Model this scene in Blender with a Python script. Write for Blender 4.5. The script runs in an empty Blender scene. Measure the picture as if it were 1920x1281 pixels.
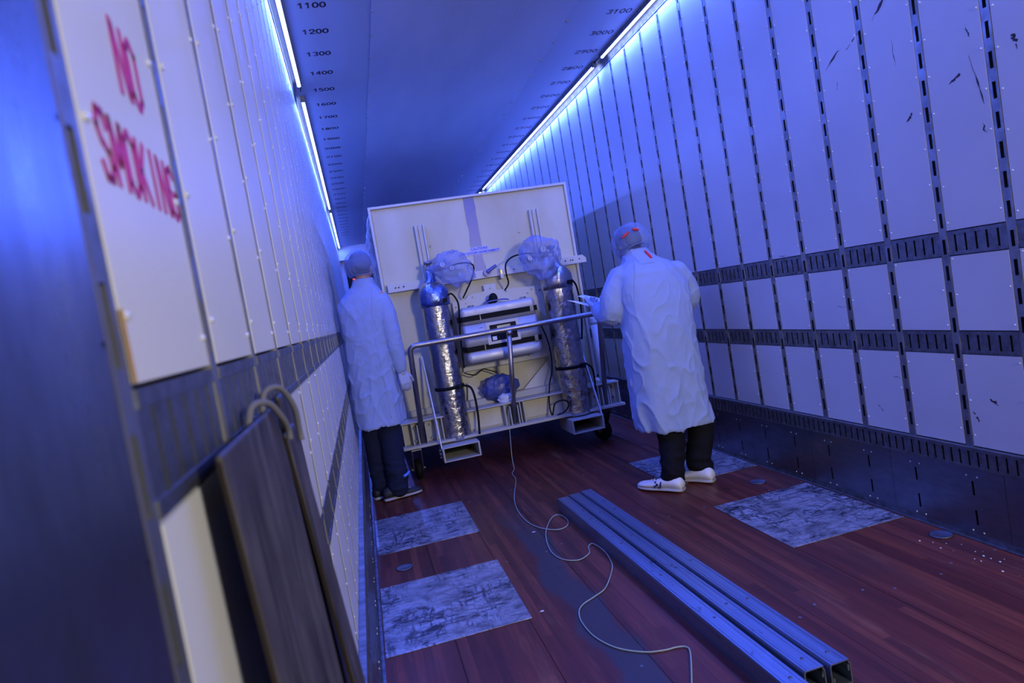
import bpy, bmesh, math, random
from mathutils import Vector, Matrix, noise
random.seed(7)
PI = math.pi
sc = bpy.context.scene
COL = sc.collection
W, H = 2.5, 3.17            # inner width and height of the trailer
Y_REAR, Y_FRONT = -0.35, 15.9

# ------------------------------------------------------------ camera, world, lights, exposure
cam_d = bpy.data.cameras.new('camera')
cam = bpy.data.objects.new('camera', cam_d)
COL.objects.link(cam)
_r = Vector((0.96005083, -0.22463308, -0.16686039))
_u = Vector((0.17599194, 0.02111455, 0.98416513))
_f = Vector((0.21755286, 0.97421464, -0.05980465))
cam.matrix_world = Matrix(((_r.x, _u.x, -_f.x, 0.1623), (_r.y, _u.y, -_f.y, 0.0), (_r.z, _u.z, -_f.z, 1.3038), (0, 0, 0, 1)))
cam_d.sensor_width = 36.0
cam_d.lens = 1244.74 / 1920 * 36
cam_d.clip_start = 0.02
cam_d.dof.use_dof = True
cam_d.dof.focus_distance = 4.3
cam_d.dof.aperture_fstop = 4.5
sc.camera = cam
sc.view_settings.view_transform = 'Standard'
sc.view_settings.look = 'None'
sc.view_settings.exposure = 0.0
sc.view_settings.gamma = 1.0
sc.view_settings.use_curve_mapping = False

world = bpy.data.worlds.new('world'); sc.world = world
world.use_nodes = True
bg = world.node_tree.nodes['Background']
bg.inputs[0].default_value = (1.0, 0.88, 0.80, 1)      # neutral hall light entering through the open rear door
bg.inputs[1].default_value = 0.022

def area(name, loc, rot, sx, sy, energy, color, portal=False):
    l = bpy.data.lights.new(name, 'AREA'); l.shape = 'RECTANGLE'; l.size = sx; l.size_y = sy
    l.energy = energy; l.color = color
    if portal: l.cycles.is_portal = True
    o = bpy.data.objects.new(name, l); COL.objects.link(o); o.location = loc; o.rotation_euler = rot
    return o
# portal over the open rear doorway: only guides sampling of the world light
area('rear_door_portal', (W/2, Y_REAR - 0.02, H/2), (PI/2, 0, 0), W, H, 1.0, (1, 1, 1), portal=True)
# floodlight standing in the hall behind the trailer, to the right of the open doors
hall = area('hall_floodlight', (2.25, -2.0, 2.15), (0, 0, 0), 0.6, 0.6, 122.0, (1.0, 0.93, 0.83))
hall.rotation_euler = (Vector((.9, 5.5, 1.0)) - hall.location).to_track_quat('-Z', 'Y').to_euler()
LED_COL = (0.048, 0.115, 1.0)
LED_W_PER_M = 16.0
SEG_L = [(-0.30, 0.16), (1.30, 5.20), (5.52, 10.46), (10.76, 15.54)]
SEG_R = [(-0.30, 0.02), (1.30, 5.16), (5.34, 10.46), (10.66, 15.54)]
for side, segs in ((0, SEG_L), (1, SEG_R)):
    for (a, b) in segs[1:]:
        x = 0.05 if side == 0 else W - 0.05
        area('led_strip_light', (x, (a + b)/2, 3.118), (0, (-0.25 if side == 0 else 0.25), 0), 0.022, b - a, LED_W_PER_M*(b - a), LED_COL)

# ------------------------------------------------------------ helpers
def tag(o, label=None, cat=None, group=None, kind=None):
    if label: o['label'] = label
    if cat: o['category'] = cat
    if group: o['group'] = group
    if kind: o['kind'] = kind
    return o
def empty(name, loc, label, cat, group=None, rz=0):
    o = bpy.data.objects.new(name, None); COL.objects.link(o)
    o.location = loc; o.rotation_euler = (0, 0, rz); o.empty_display_size = 0.1
    return tag(o, label, cat, group)
def link(name, me, parent=None, loc=(0, 0, 0), rot=(0, 0, 0)):
    o = bpy.data.objects.new(name, me); COL.objects.link(o)
    o.location = loc; o.rotation_euler = rot
    if parent: o.parent = parent
    return o

class MB:
    """collects geometry in parent-local coordinates"""
    def __init__(s): s.v = []; s.f = []; s.sm = []
    def add(s, vs, fs, smooth=False):
        n = len(s.v); s.v += [tuple(v) for v in vs]; s.f += [tuple(i + n for i in f) for f in fs]; s.sm += [smooth]*len(fs)
        return s
    def box(s, a, b, M=None):
        x0, x1 = sorted((a[0], b[0])); y0, y1 = sorted((a[1], b[1])); z0, z1 = sorted((a[2], b[2]))
        vs = [Vector(p) for p in ((x0,y0,z0),(x1,y0,z0),(x1,y1,z0),(x0,y1,z0),(x0,y0,z1),(x1,y0,z1),(x1,y1,z1),(x0,y1,z1))]
        if M: vs = [M @ v for v in vs]
        return s.add(vs, [(3,2,1,0),(4,5,6,7),(0,1,5,4),(1,2,6,5),(2,3,7,6),(3,0,4,7)])
    def bar(s, p, q, w, t, up=(0, 0, 1)):
        p = Vector(p); q = Vector(q); d = (q - p).normalized(); u = Vector(up); r = d.cross(u).normalized(); u = r.cross(d)
        vs = []
        for c in (p, q):
            for (i, j) in ((-1,-1),(1,-1),(1,1),(-1,1)): vs.append(c + r*(i*w/2) + u*(j*t/2))
        return s.add(vs, [(3,2,1,0),(4,5,6,7),(0,1,5,4),(1,2,6,5),(2,3,7,6),(3,0,4,7)])
    def prism(s, poly, dvec):
        """extrude planar polygon (3d points) along dvec"""
        n = len(poly); d = Vector(dvec); vs = [Vector(p) for p in poly] + [Vector(p) + d for p in poly]
        fs = [tuple(range(n))[::-1], tuple(range(n, 2*n))] + [(i, (i+1) % n, n+(i+1) % n, n+i) for i in range(n)]
        return s.add(vs, fs)
    def tube(s, pts, r, n=8, cap=True, closed=False):
        pts = [Vector(p) for p in pts]; m = len(pts); rs = r if isinstance(r, (list, tuple)) else [r]*m
        vs = []; prev = None
        for i, p in enumerate(pts):
            if closed: d = pts[(i+1) % m] - pts[i-1]
            else: d = pts[min(i+1, m-1)] - pts[max(i-1, 0)]
            d.normalize()
            if prev is None:
                a = Vector((0,0,1)) if abs(d.z) < .9 else Vector((1,0,0)); u = d.cross(a).normalized()
            else:
                u = prev - d*prev.dot(d)
                u = u.normalized() if u.length > 1e-6 else d.orthogonal().normalized()
            prev = u; w = d.cross(u)
            for k in range(n):
                t = 2*PI*k/n; vs.append(p + (u*math.cos(t) + w*math.sin(t))*rs[i])
        fs = []
        for i in range(m if closed else m-1):
            j = (i+1) % m
            for k in range(n): fs.append((i*n+k, i*n+(k+1) % n, j*n+(k+1) % n, j*n+k))
        s.add(vs, fs, True)
        if cap and not closed:
            b = len(s.v) - len(vs)
            s.f += [tuple(b+k for k in range(n))[::-1], tuple(b+(m-1)*n+k for k in range(n))]; s.sm += [False, False]
        return s
    def cyl(s, p, q, r, n=12): return s.tube([p, q], r, n)
    def lathe(s, prof, n=24, c=(0,0,0), fn=None, M=None):
        """prof: list of (r, z) about vertical axis; fn(theta, z, r)->r"""
        vs = []
        for (r, z) in prof:
            for k in range(n):
                t = 2*PI*k/n; rr = fn(t, z, r) if fn else r
                v = Vector((c[0]+rr*math.cos(t), c[1]+rr*math.sin(t), c[2]+z))
                vs.append(M @ v if M else v)
        m = len(prof); fs = []
        for i in range(m-1):
            for k in range(n): fs.append((i*n+k, i*n+(k+1) % n, (i+1)*n+(k+1) % n, (i+1)*n+k))
        s.add(vs, fs, True); b = len(s.v) - len(vs)
        s.f += [tuple(b+k for k in range(n))[::-1], tuple(b+(m-1)*n+k for k in range(n))]; s.sm += [False, False]
        return s
    def sphere(s, c, r, n=12, m=8, M=None):
        rr = r if isinstance(r, (list, tuple)) else (r, r, r); vs = [Vector((0,0,-1))]; fs = []
        for i in range(1, m):
            a = -PI/2 + PI*i/m
            for k in range(n):
                t = 2*PI*k/n; vs.append(Vector((math.cos(a)*math.cos(t), math.cos(a)*math.sin(t), math.sin(a))))
        vs.append(Vector((0,0,1)))
        for k in range(n): fs.append((0, 1+(k+1) % n, 1+k))
        for i in range(m-2):
            for k in range(n): a = 1+i*n; fs.append((a+k, a+(k+1) % n, a+n+(k+1) % n, a+n+k))
        a = 1+(m-2)*n; L = len(vs)-1
        for k in range(n): fs.append((a+k, a+(k+1) % n, L))
        vs = [Vector((v.x*rr[0], v.y*rr[1], v.z*rr[2])) for v in vs]
        vs = [(M @ v if M else v) + Vector(c) for v in vs]
        return s.add(vs, fs, True)
    def mesh(s, name, m=None):
        me = bpy.data.meshes.new(name); me.from_pydata([tuple(v) for v in s.v], [], s.f)
        me.polygons.foreach_set('use_smooth', s.sm); me.update()
        if m: me.materials.append(m)
        return me
    def build(s, name, m, parent=None, loc=(0,0,0), rot=(0,0,0), bevel=0):
        o = link(name, s.mesh(name, m), parent, loc, rot)
        if bevel:
            md = o.modifiers.new('bevel', 'BEVEL'); md.width = bevel; md.segments = 2; md.limit_method = 'ANGLE'
        return o

def bake(o, mods=True):
    """apply the modifiers of o into its mesh"""
    dg = bpy.context.evaluated_depsgraph_get(); dg.update()
    me = bpy.data.meshes.new_from_object(o.evaluated_get(dg))
    mats = [x for x in o.data.materials]; o.modifiers.clear(); o.data = me
    if not me.materials:
        for x in mats: me.materials.append(x)
    me.polygons.foreach_set('use_smooth', [True]*len(me.polygons))
    return o
def remesh(o, vox, smooth=6, fac=0.5):
    md = o.modifiers.new('r', 'REMESH'); md.mode = 'VOXEL'; md.voxel_size = vox; md.use_smooth_shade = True
    if smooth:
        s = o.modifiers.new('s', 'SMOOTH'); s.iterations = smooth; s.factor = fac
    return bake(o)
def displace(o, fn):
    """move verts along their normals by fn(co, normal)"""
    me = o.data; ns = [v.normal.copy() for v in me.vertices]
    for v, n in zip(me.vertices, ns): v.co = v.co + n*fn(v.co, n)
    me.update()
def smoothstep(a, b, x):
    t = max(0.0, min(1.0, (x-a)/(b-a))); return t*t*(3-2*t)
def catmull(pts, k=6, closed=False):
    pts = [Vector(p) for p in pts]; n = len(pts); out = []
    for i in range(n if closed else n-1):
        g = lambda j: pts[j % n] if closed else pts[max(0, min(n-1, j))]
        p0, p1, p2, p3 = g(i-1), g(i), g(i+1), g(i+2)
        for s in range(k):
            t = s/k
            out.append(0.5*((2*p1) + (p2-p0)*t + (2*p0-5*p1+4*p2-p3)*t*t + (3*p1-p0-3*p2+p3)*t**3))
    if not closed: out.append(pts[-1])
    return out

# ------------------------------------------------------------ materials
def mat(name, col, rough=0.5, metal=0.0, spec=0.5, **k):
    m = bpy.data.materials.new(name); m.use_nodes = True; b = m.node_tree.nodes['Principled BSDF']
    b.inputs['Base Color'].default_value = (*col, 1); b.inputs['Roughness'].default_value = rough
    b.inputs['Metallic'].default_value = metal; b.inputs['Specular IOR Level'].default_value = spec
    for kk, v in k.items(): b.inputs[kk.replace('_', ' ')].default_value = v
    return m
class N:
    def __init__(s, m): s.m = m; s.t = m.node_tree; s.b = s.t.nodes['Principled BSDF']; s._tc = None
    def n(s, typ, **k):
        o = s.t.nodes.new(typ)
        for a, b in k.items(): setattr(o, a, b)
        return o
    def l(s, a, b): s.t.links.new(a, b)
    def pos(s):
        if not s._tc: s._tc = s.n('ShaderNodeNewGeometry')
        return s._tc.outputs['Position']
    def obj(s): return s.n('ShaderNodeTexCoord').outputs['Object']
    def mapped(s, scale, src=None, loc=(0,0,0), rot=(0,0,0)):
        mp = s.n('ShaderNodeMapping'); mp.inputs['Scale'].default_value = scale; mp.inputs['Location'].default_value = loc; mp.inputs['Rotation'].default_value = rot
        s.l(src or s.pos(), mp.inputs['Vector']); return mp.outputs[0]
    def noise(s, vec, scale=5, detail=4, rough=.5, dist=0):
        t = s.n('ShaderNodeTexNoise'); t.inputs['Scale'].default_value = scale; t.inputs['Detail'].default_value = detail
        t.inputs['Roughness'].default_value = rough; t.inputs['Distortion'].default_value = dist; s.l(vec, t.inputs['Vector']); return t.outputs['Fac']
    def ramp(s, fac, stops, interp='LINEAR'):
        r = s.n('ShaderNodeValToRGB'); r.color_ramp.interpolation = interp; e = r.color_ramp.elements
        while len(e) < len(stops): e.new(0.5)
        for i, (p, c) in enumerate(stops):
            e[i].position = p; e[i].color = (*c, 1) if isinstance(c, (tuple, list)) else (c, c, c, 1)
        s.l(fac, r.inputs[0]); return r.outputs[0]
    def mix(s, fac, a, b, mode='MIX'):
        x = s.n('ShaderNodeMix', data_type='RGBA', blend_type=mode)
        for sock, v in ((x.inputs[0], fac), (x.inputs[6], a), (x.inputs[7], b)):
            if hasattr(v, 'is_linked') or hasattr(v, 'links'): s.l(v, sock)
            elif isinstance(v, (int, float)): sock.default_value = v if sock == x.inputs[0] else (v, v, v, 1)
            else: sock.default_value = (*v, 1)
        return x.outputs[2]
    def math(s, op, a, b=0.0, c=None):
        x = s.n('ShaderNodeMath', operation=op)
        for i, v in enumerate((a, b) if c is None else (a, b, c)):
            if hasattr(v, 'links'): s.l(v, x.inputs[i])
            else: x.inputs[i].default_value = v
        return x.outputs[0]
    def bump(s, h, strength=.3, dist=.01):
        x = s.n('ShaderNodeBump'); x.inputs['Strength'].default_value = strength; x.inputs['Distance'].default_value = dist
        s.l(h, x.inputs['Height']); s.l(x.outputs[0], s.b.inputs['Normal'])
    def sep(s, v):
        x = s.n('ShaderNodeSeparateXYZ'); s.l(v, x.inputs[0]); return x.outputs

def m_panel(name, scuff=True):
    m = mat(name, (.70, .70, .72), .38); n = N(m)
    big = n.noise(n.pos(), 1.7, 3)
    base = n.ramp(big, [(.3, (.57, .57, .59)), (.7, (.65, .65, .66))])
    if scuff:
        sc_ = n.noise(n.mapped((3, 9, 22), rot=(.35, 0, 0)), 1.2, 7, .75, .6)
        sp = n.noise(n.pos(), 2.3, 2)
        f = n.math('MULTIPLY', n.ramp(sc_, [(.66, 0), (.72, 1)]), n.ramp(sp, [(.52, 0), (.68, .55)]))
        base = n.mix(f, base, (.10, .10, .12))
    n.l(base, n.b.inputs['Base Color'])
    n.bump(n.noise(n.pos(), 160, 2), .06, .002)
    return m
M_PANEL = m_panel('white_wall_panel')
def m_metal(name, col, rough=.38, streak=(1, 1, 1), dirt=.4, metal=1.0):
    m = mat(name, col, rough, metal); n = N(m)
    a = n.noise(n.mapped(streak), 9, 6, .65)
    dark = tuple(c*(1-dirt) for c in col)
    n.l(n.ramp(a, [(.3, dark), (.65, col)]), n.b.inputs['Base Color'])
    n.l(n.ramp(a, [(.3, min(1, rough+.2)), (.7, rough)]), n.b.inputs['Roughness'])
    return m
M_STEEL = m_metal('galvanised_steel', (.40, .41, .43), .42, (1, 1, 1), .5)
M_TRACK = m_metal('track_steel', (.27, .28, .31), .42, (1, 3, 3), .55)
M_KICK = m_metal('kick_plate_steel', (.25, .27, .32), .30, (.6, .6, 2), .3)
M_FRAME = m_metal('door_frame_steel', (.40, .42, .47), .24, (.5, 1.2, .35), .6)
M_LIP = m_metal('bright_steel_edge', (.42, .41, .38), .5, (1, 1, 1), .45)
M_DARKCAV = mat('dark_cavity', (.020, .012, .008), .9)
M_RIVET = mat('rivet', (.75, .75, .76), .25, .3)
M_PIPE = m_metal('brushed_pipe', (.42, .40, .42), .33, (1, 1, 1), .2)
M_CREAM = mat('cream_paint', (.60, .56, .43), .5); n_ = N(M_CREAM)
n_.l(n_.ramp(n_.noise(n_.mapped((1, 1, .45)), 2.2, 4), [(.3, (.52, .46, .27)), (.62, (.66, .62, .45))]), n_.b.inputs['Base Color'])
n_.bump(n_.noise(n_.pos(), 120, 2), .05, .002)
M_CREAM2 = mat('pale_painted_steel', (.47, .45, .39), .5)
M_WHITE = mat('white_flange', (.64, .62, .54), .5)
M_BLACK = mat('black_webbing', (.005, .005, .006), .7, 0, .2)
M_RUBBER = mat('black_rubber', (.005, .005, .006), .7, 0, .25)
M_DARK = mat('dark_void', (.01, .01, .012), .9)
M_ALU = m_metal('case_aluminium', (.62, .62, .64), .45, (1, 1, 1), .08, .55)
M_BLUEFILM = mat('blue_grey_film', (.09, .11, .34), .35)
M_BLUEINK = mat('blue_ink', (.03, .06, .50), .5)
M_LABELPATCH = mat('label_patch', (.45, .50, .80), .4)
M_PINK = mat('magenta_stencil_paint', (.50, .02, .17), .5)
M_INK = mat('black_stencil_ink', (.025, .02, .025), .6)
M_PLASTICW = mat('white_plastic', (.75, .76, .78), .35)
M_RED = mat('red_tape', (.70, .03, .03), .5)
def emis(name, col, st):
    m = bpy.data.materials.new(name); m.use_nodes = True; t = m.node_tree; t.nodes.clear()
    e = t.nodes.new('ShaderNodeEmission'); e.inputs[0].default_value = (*col, 1); e.inputs[1].default_value = st
    o = t.nodes.new('ShaderNodeOutputMaterial'); t.links.new(e.outputs[0], o.inputs[0]); return m
M_LED = emis('led_diffuser', (.36, .46, 1.0), 12.0)
M_REDLAMP = emis('red_lamp', (1, .12, .10), 1.2)

# ceiling liner
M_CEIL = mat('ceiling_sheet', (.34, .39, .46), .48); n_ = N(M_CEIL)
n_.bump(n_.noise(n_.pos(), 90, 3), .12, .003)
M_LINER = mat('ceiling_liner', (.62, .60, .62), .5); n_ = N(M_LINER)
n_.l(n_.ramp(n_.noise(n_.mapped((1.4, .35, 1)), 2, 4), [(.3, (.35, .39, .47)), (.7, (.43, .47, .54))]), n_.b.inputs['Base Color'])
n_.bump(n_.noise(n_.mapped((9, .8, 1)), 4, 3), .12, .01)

# wooden floor: narrow laminated strips along the trailer, worn, with a grease streak
M_FLOOR = mat('worn_hardwood_floor', (.15, .05, .035), .42, 0, .32); n_ = N(M_FLOOR)
px_, py_, pz_ = n_.sep(n_.pos())
lane = n_.math('FLOOR', n_.math('MULTIPLY', px_, 28.0))
cmb = n_.n('ShaderNodeCombineXYZ'); n_.l(lane, cmb.inputs[0]); n_.l(n_.math('FLOOR', n_.math('ADD', n_.math('MULTIPLY', py_, .9), n_.math('MULTIPLY', lane, .377))), cmb.inputs[1])
wn = n_.n('ShaderNodeTexWhiteNoise', noise_dimensions='2D'); n_.l(cmb.outputs[0], wn.inputs['Vector'])
strip = n_.ramp(wn.outputs['Value'], [(0, (.095, .018, .011)), (.5, (.145, .030, .018)), (1, (.220, .055, .028))])
grain = n_.noise(n_.mapped((60, 2.2, 1)), 1.0, 6, .65)
col = n_.mix(n_.ramp(grain, [(.35, .65), (.65, 0)]), strip, (.045, .014, .010))
wear = n_.noise(n_.mapped((3.2, .9, 1)), 1.1, 5, .6)
col = n_.mix(n_.ramp(wear, [(.50, 0), (.72, .5)]), col, (.030, .020, .022))
worn2 = n_.noise(n_.mapped((7, .8, 1), loc=(3, 1, 0)), 1.2, 5, .7)
col = n_.mix(n_.ramp(worn2, [(.58, 0), (.70, .45)]), col, (.26, .115, .065))
wob = n_.noise(n_.mapped((.1, 1.6, 1)), 1.0, 3)
edge_n = n_.noise(n_.mapped((9, 3, 1)), 1.0, 4)
dx = n_.math('ABSOLUTE', n_.math('SUBTRACT', n_.math('ADD', px_, n_.math('MULTIPLY', n_.math('SUBTRACT', wob, .5), .22)), .86))
dx = n_.math('ADD', dx, n_.math('MULTIPLY', n_.math('SUBTRACT', edge_n, .5), .10))
smear = n_.ramp(dx, [(.055, 1), (.085, 0)])
yl = n_.ramp(n_.math('MULTIPLY', py_, .2), [(.70, 1), (.86, 0)])
smear = n_.math('MULTIPLY', smear, yl)
col = n_.mix(n_.math('MULTIPLY', smear, .85), col, (.040, .040, .050))
n_.l(col, n_.b.inputs['Base Color'])
n_.l(n_.ramp(wear, [(.35, .36), (.7, .58)]), n_.b.inputs['Roughness'])
n_.bump(grain, .25, .002)

# scuffed floor cover plates
M_PLATE = mat('scuffed_plate', (.55, .56, .60), .40, .55); n_ = N(M_PLATE)
a1 = n_.noise(n_.mapped((5, 14, 1), rot=(0, 0, .5)), 1.5, 8, .75, 1.2)
a2 = n_.noise(n_.mapped((20, 4, 1), rot=(0, 0, -.6)), 1.4, 6, .7, 1.5)
a3 = n_.noise(n_.pos(), 4.0, 6, .7, .8)
v1 = n_.n('ShaderNodeTexVoronoi', feature='DISTANCE_TO_EDGE'); v1.inputs['Scale'].default_value = 2.2
nz = n_.n('ShaderNodeTexNoise'); nz.inputs['Scale'].default_value = 7
n_.l(n_.pos(), nz.inputs['Vector'])
vv = n_.n('ShaderNodeVectorMath', operation='MULTIPLY_ADD'); n_.l(nz.outputs['Color'], vv.inputs[0]); vv.inputs[1].default_value = (.12, .12, 0); n_.l(n_.mapped((1.8, 5, 1), rot=(0, 0, .9)), vv.inputs[2])
n_.l(vv.outputs[0], v1.inputs['Vector'])
crack = n_.ramp(v1.outputs['Distance'], [(.006, 1), (.022, 0)])
d = n_.math('MAXIMUM', n_.ramp(a1, [(.47, 0), (.56, .95)]), n_.ramp(a2, [(.50, 0), (.57, .85)]))
d = n_.math('MULTIPLY', d, n_.ramp(a3, [(.38, .15), (.56, 1)]))
d = n_.math('MAXIMUM', d, n_.math('MULTIPLY', crack, .7))
bl = n_.noise(n_.mapped((1, 1.6, 1)), 5.5, 5, .65)
d = n_.math('MAXIMUM', d, n_.ramp(bl, [(.46, 0), (.66, .75)]))
n_.l(n_.mix(d, (.50, .52, .58), (.022, .022, .032)), n_.b.inputs['Base Color'])
n_.l(n_.ramp(a3, [(.3, .32), (.7, .5)]), n_.b.inputs['Roughness'])

# galvanised channels
M_GALV = mat('galvanised_channel', (.50, .52, .55), .38, .9); n_ = N(M_GALV)
g1 = n_.noise(n_.mapped((90, .8, 90)), 1.0, 5, .7)
g2 = n_.noise(n_.mapped((22, 8, 22)), 1.0, 5, .7, .4)
c_ = n_.ramp(g1, [(.3, (.20, .25, .36)), (.65, (.32, .39, .54))])
n_.l(n_.mix(n_.ramp(g2, [(.61, 0), (.68, .8)]), c_, (.07, .075, .10)), n_.b.inputs['Base Color'])
n_.bump(g1, .25, .001)

M_BOARD = mat('dark_weathered_timber', (.05, .03, .025), .6); n_ = N(M_BOARD)
g1 = n_.noise(n_.mapped((30, 14, 1.6)), 1.0, 7, .7, .5)
g2 = n_.noise(n_.pos(), 7, 4)
c_ = n_.ramp(g1, [(.40, (.010, .007, .008)), (.58, (.085, .076, .082))])
n_.l(n_.mix(n_.ramp(g2, [(.35, .6), (.6, 0)]), c_, (.020, .013, .013)), n_.b.inputs['Base Color'])
n_.bump(g1, .5, .004)
M_BOARDEDGE = mat('reddish_timber_edge', (.012, .006, .005), .9)

def cloth(name, col, rough=.75, bs=.25, scale=22):
    m = mat(name, col, rough); n = N(m)
    n.b.inputs['Specular IOR Level'].default_value = .2
    a = n.noise(n.mapped((1, 1, 1)), scale, 6, .6, .8)
    n.bump(a, bs, .006)
    return m
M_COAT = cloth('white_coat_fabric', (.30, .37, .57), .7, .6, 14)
M_TROUSER = cloth('black_trousers', (.005, .005, .009), .85)
M_JEANS = cloth('navy_trousers', (.012, .016, .045), .85)
M_SKIN = mat('skin', (.50, .27, .19), .5); M_SKIN.node_tree.nodes['Principled BSDF'].inputs['Subsurface Weight'].default_value = .1
M_HAIR = mat('dark_hair', (.03, .025, .03), .6)
M_SHOEW = mat('white_sneaker', (.72, .72, .74), .5)
M_SHOED = mat('dark_shoe', (.02, .02, .025), .6)
M_SOLE = mat('sole', (.45, .43, .42), .6)
M_STRIPE = mat('navy_stripe', (.02, .025, .10), .5)
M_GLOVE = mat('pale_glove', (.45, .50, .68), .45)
M_PAPER = mat('paper', (.85, .85, .86), .7)
def film(name, col, alpha, rough=.12, bump=.8, scale=14, spec=.8):
    """thin crinkled translucent plastic"""
    m = mat(name, col, rough, 0, spec); n = N(m); n.b.inputs['Alpha'].default_value = alpha
    n.bump(n.noise(n.pos(), scale, 5, .6, 1.5), bump, .02)
    return m
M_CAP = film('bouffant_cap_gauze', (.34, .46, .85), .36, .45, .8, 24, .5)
M_BAG = film('clear_crinkled_bag', (.30, .38, .75), .42, .10, 1.0, 13, 1.0)
M_WRAPBAG = film('blue_polythene', (.04, .07, .28), .85, .12, 1.0, 14, 1.0)
M_SHEET = film('white_polythene_sheet', (.80, .84, .95), .75, .2, .8, 9)
M_FOIL_BLUELIGHT = mat('foil_painted_blue_light', (.22, .30, .62), .16, 1.0); n_ = N(M_FOIL_BLUELIGHT); n_.bump(n_.noise(n_.mapped((1, 1, 1)), 24, 4, .55, 2.0), .5, .012)  # foil colour carries the blue light it would reflect
M_FOIL = mat('crinkled_foil', (.50, .48, .50), .12, 1.0); n_ = N(M_FOIL)
f1 = n_.noise(n_.mapped((1, 1, 1.6)), 22, 4, .55, 2.0)
n_.bump(f1, .35, .012)
M_GLASS = mat('dark_window', (.02, .018, .02), .08)

# ------------------------------------------------------------ setting: floor, ceiling, walls
floor = MB().box((0, Y_REAR, -.06), (W, Y_FRONT, -.016)).build('floor', M_DARKCAV); tag(floor, kind='structure')
NL = 8; lw = W/NL
for i in range(NL):
    y = Y_REAR - [0, 2.1, .9, 3.0, 1.6, 2.6, .4, 3.4][i]
    while y < Y_FRONT:
        a, b = max(y, Y_REAR), min(y + 4.3, Y_FRONT)
        if b - a > .05:
            MB().box((i*lw + .0012, a + .001, -.016), ((i+1)*lw - .0012, b - .001, random.uniform(-.0006, .0004))).build('plank', M_FLOOR, floor)
        y += 4.3
mb = MB()
for i in range(NL):
    for k in range(11):
        yy = .9 + k*1.19 + .05*(i % 2)
        for dx_ in (.05, lw-.05): mb.lathe([(.006, 0), (.006, .0012)], 8, (i*lw + dx_, yy, 0))
mb.build('screw_heads', M_STEEL, floor)['kind'] = 'stuff'
# oval lashing cups let into the floor near the plates
for (x, y) in ((.17, 3.55), (2.28, 3.50), (2.42, 2.36)):
    MB().lathe([(.0, .0), (.042, .0), (.046, .003), (.040, .004), (.032, .001), (.0, .001)], 20, (0, 0, 0)).build('floor_cup', M_TRACK, floor, loc=(x, y, 0.0006))

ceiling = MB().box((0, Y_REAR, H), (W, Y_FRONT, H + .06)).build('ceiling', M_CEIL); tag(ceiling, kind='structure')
def liner_edge(y, side):
    if side == 0: return .568 + .002*math.sin(y*3)
    return 1.93 + .016*math.sin(y*1.15 + .6) + .010*math.sin(y*4.2) + .030*noise.noise(Vector((y*.55, 3.3, 0)))
mb = MB(); ny = 150; nx = 10; vs = []; fs = []
for j in range(ny + 1):
    y = Y_REAR + (Y_FRONT - Y_REAR)*j/ny
    a, b = liner_edge(y, 0), liner_edge(y, 1)
    for i in range(nx + 1):
        t = i/nx; z = H - .0045 - .004*math.sin(PI*t)*(1 + .5*noise.noise(Vector((t*2, y*.7, 0))))
        vs.append((a + (b-a)*t, y, z))
for j in range(ny):
    for i in range(nx):
        k = j*(nx+1) + i; fs.append((k, k+nx+1, k+nx+2, k+1))
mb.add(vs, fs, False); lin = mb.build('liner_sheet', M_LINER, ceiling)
md = lin.modifiers.new('s', 'SOLIDIFY'); md.thickness = .003; md.offset = 1
mb = MB()
for k in range(44):
    y = .3 + k*.347
    mb.box((.566, y, H-.012), (.584, y+.012, H-.003)); mb.box((1.925, y, H-.014), (1.943, y+.012, H-.003))
    mb.box((.05, y+.1, H-.006), (.062, y+.112, H)); mb.box((W-.062, y+.1, H-.006), (W-.05, y+.112, H))
mb.build('ceiling_clips', M_STEEL, ceiling)['kind'] = 'stuff'

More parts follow.
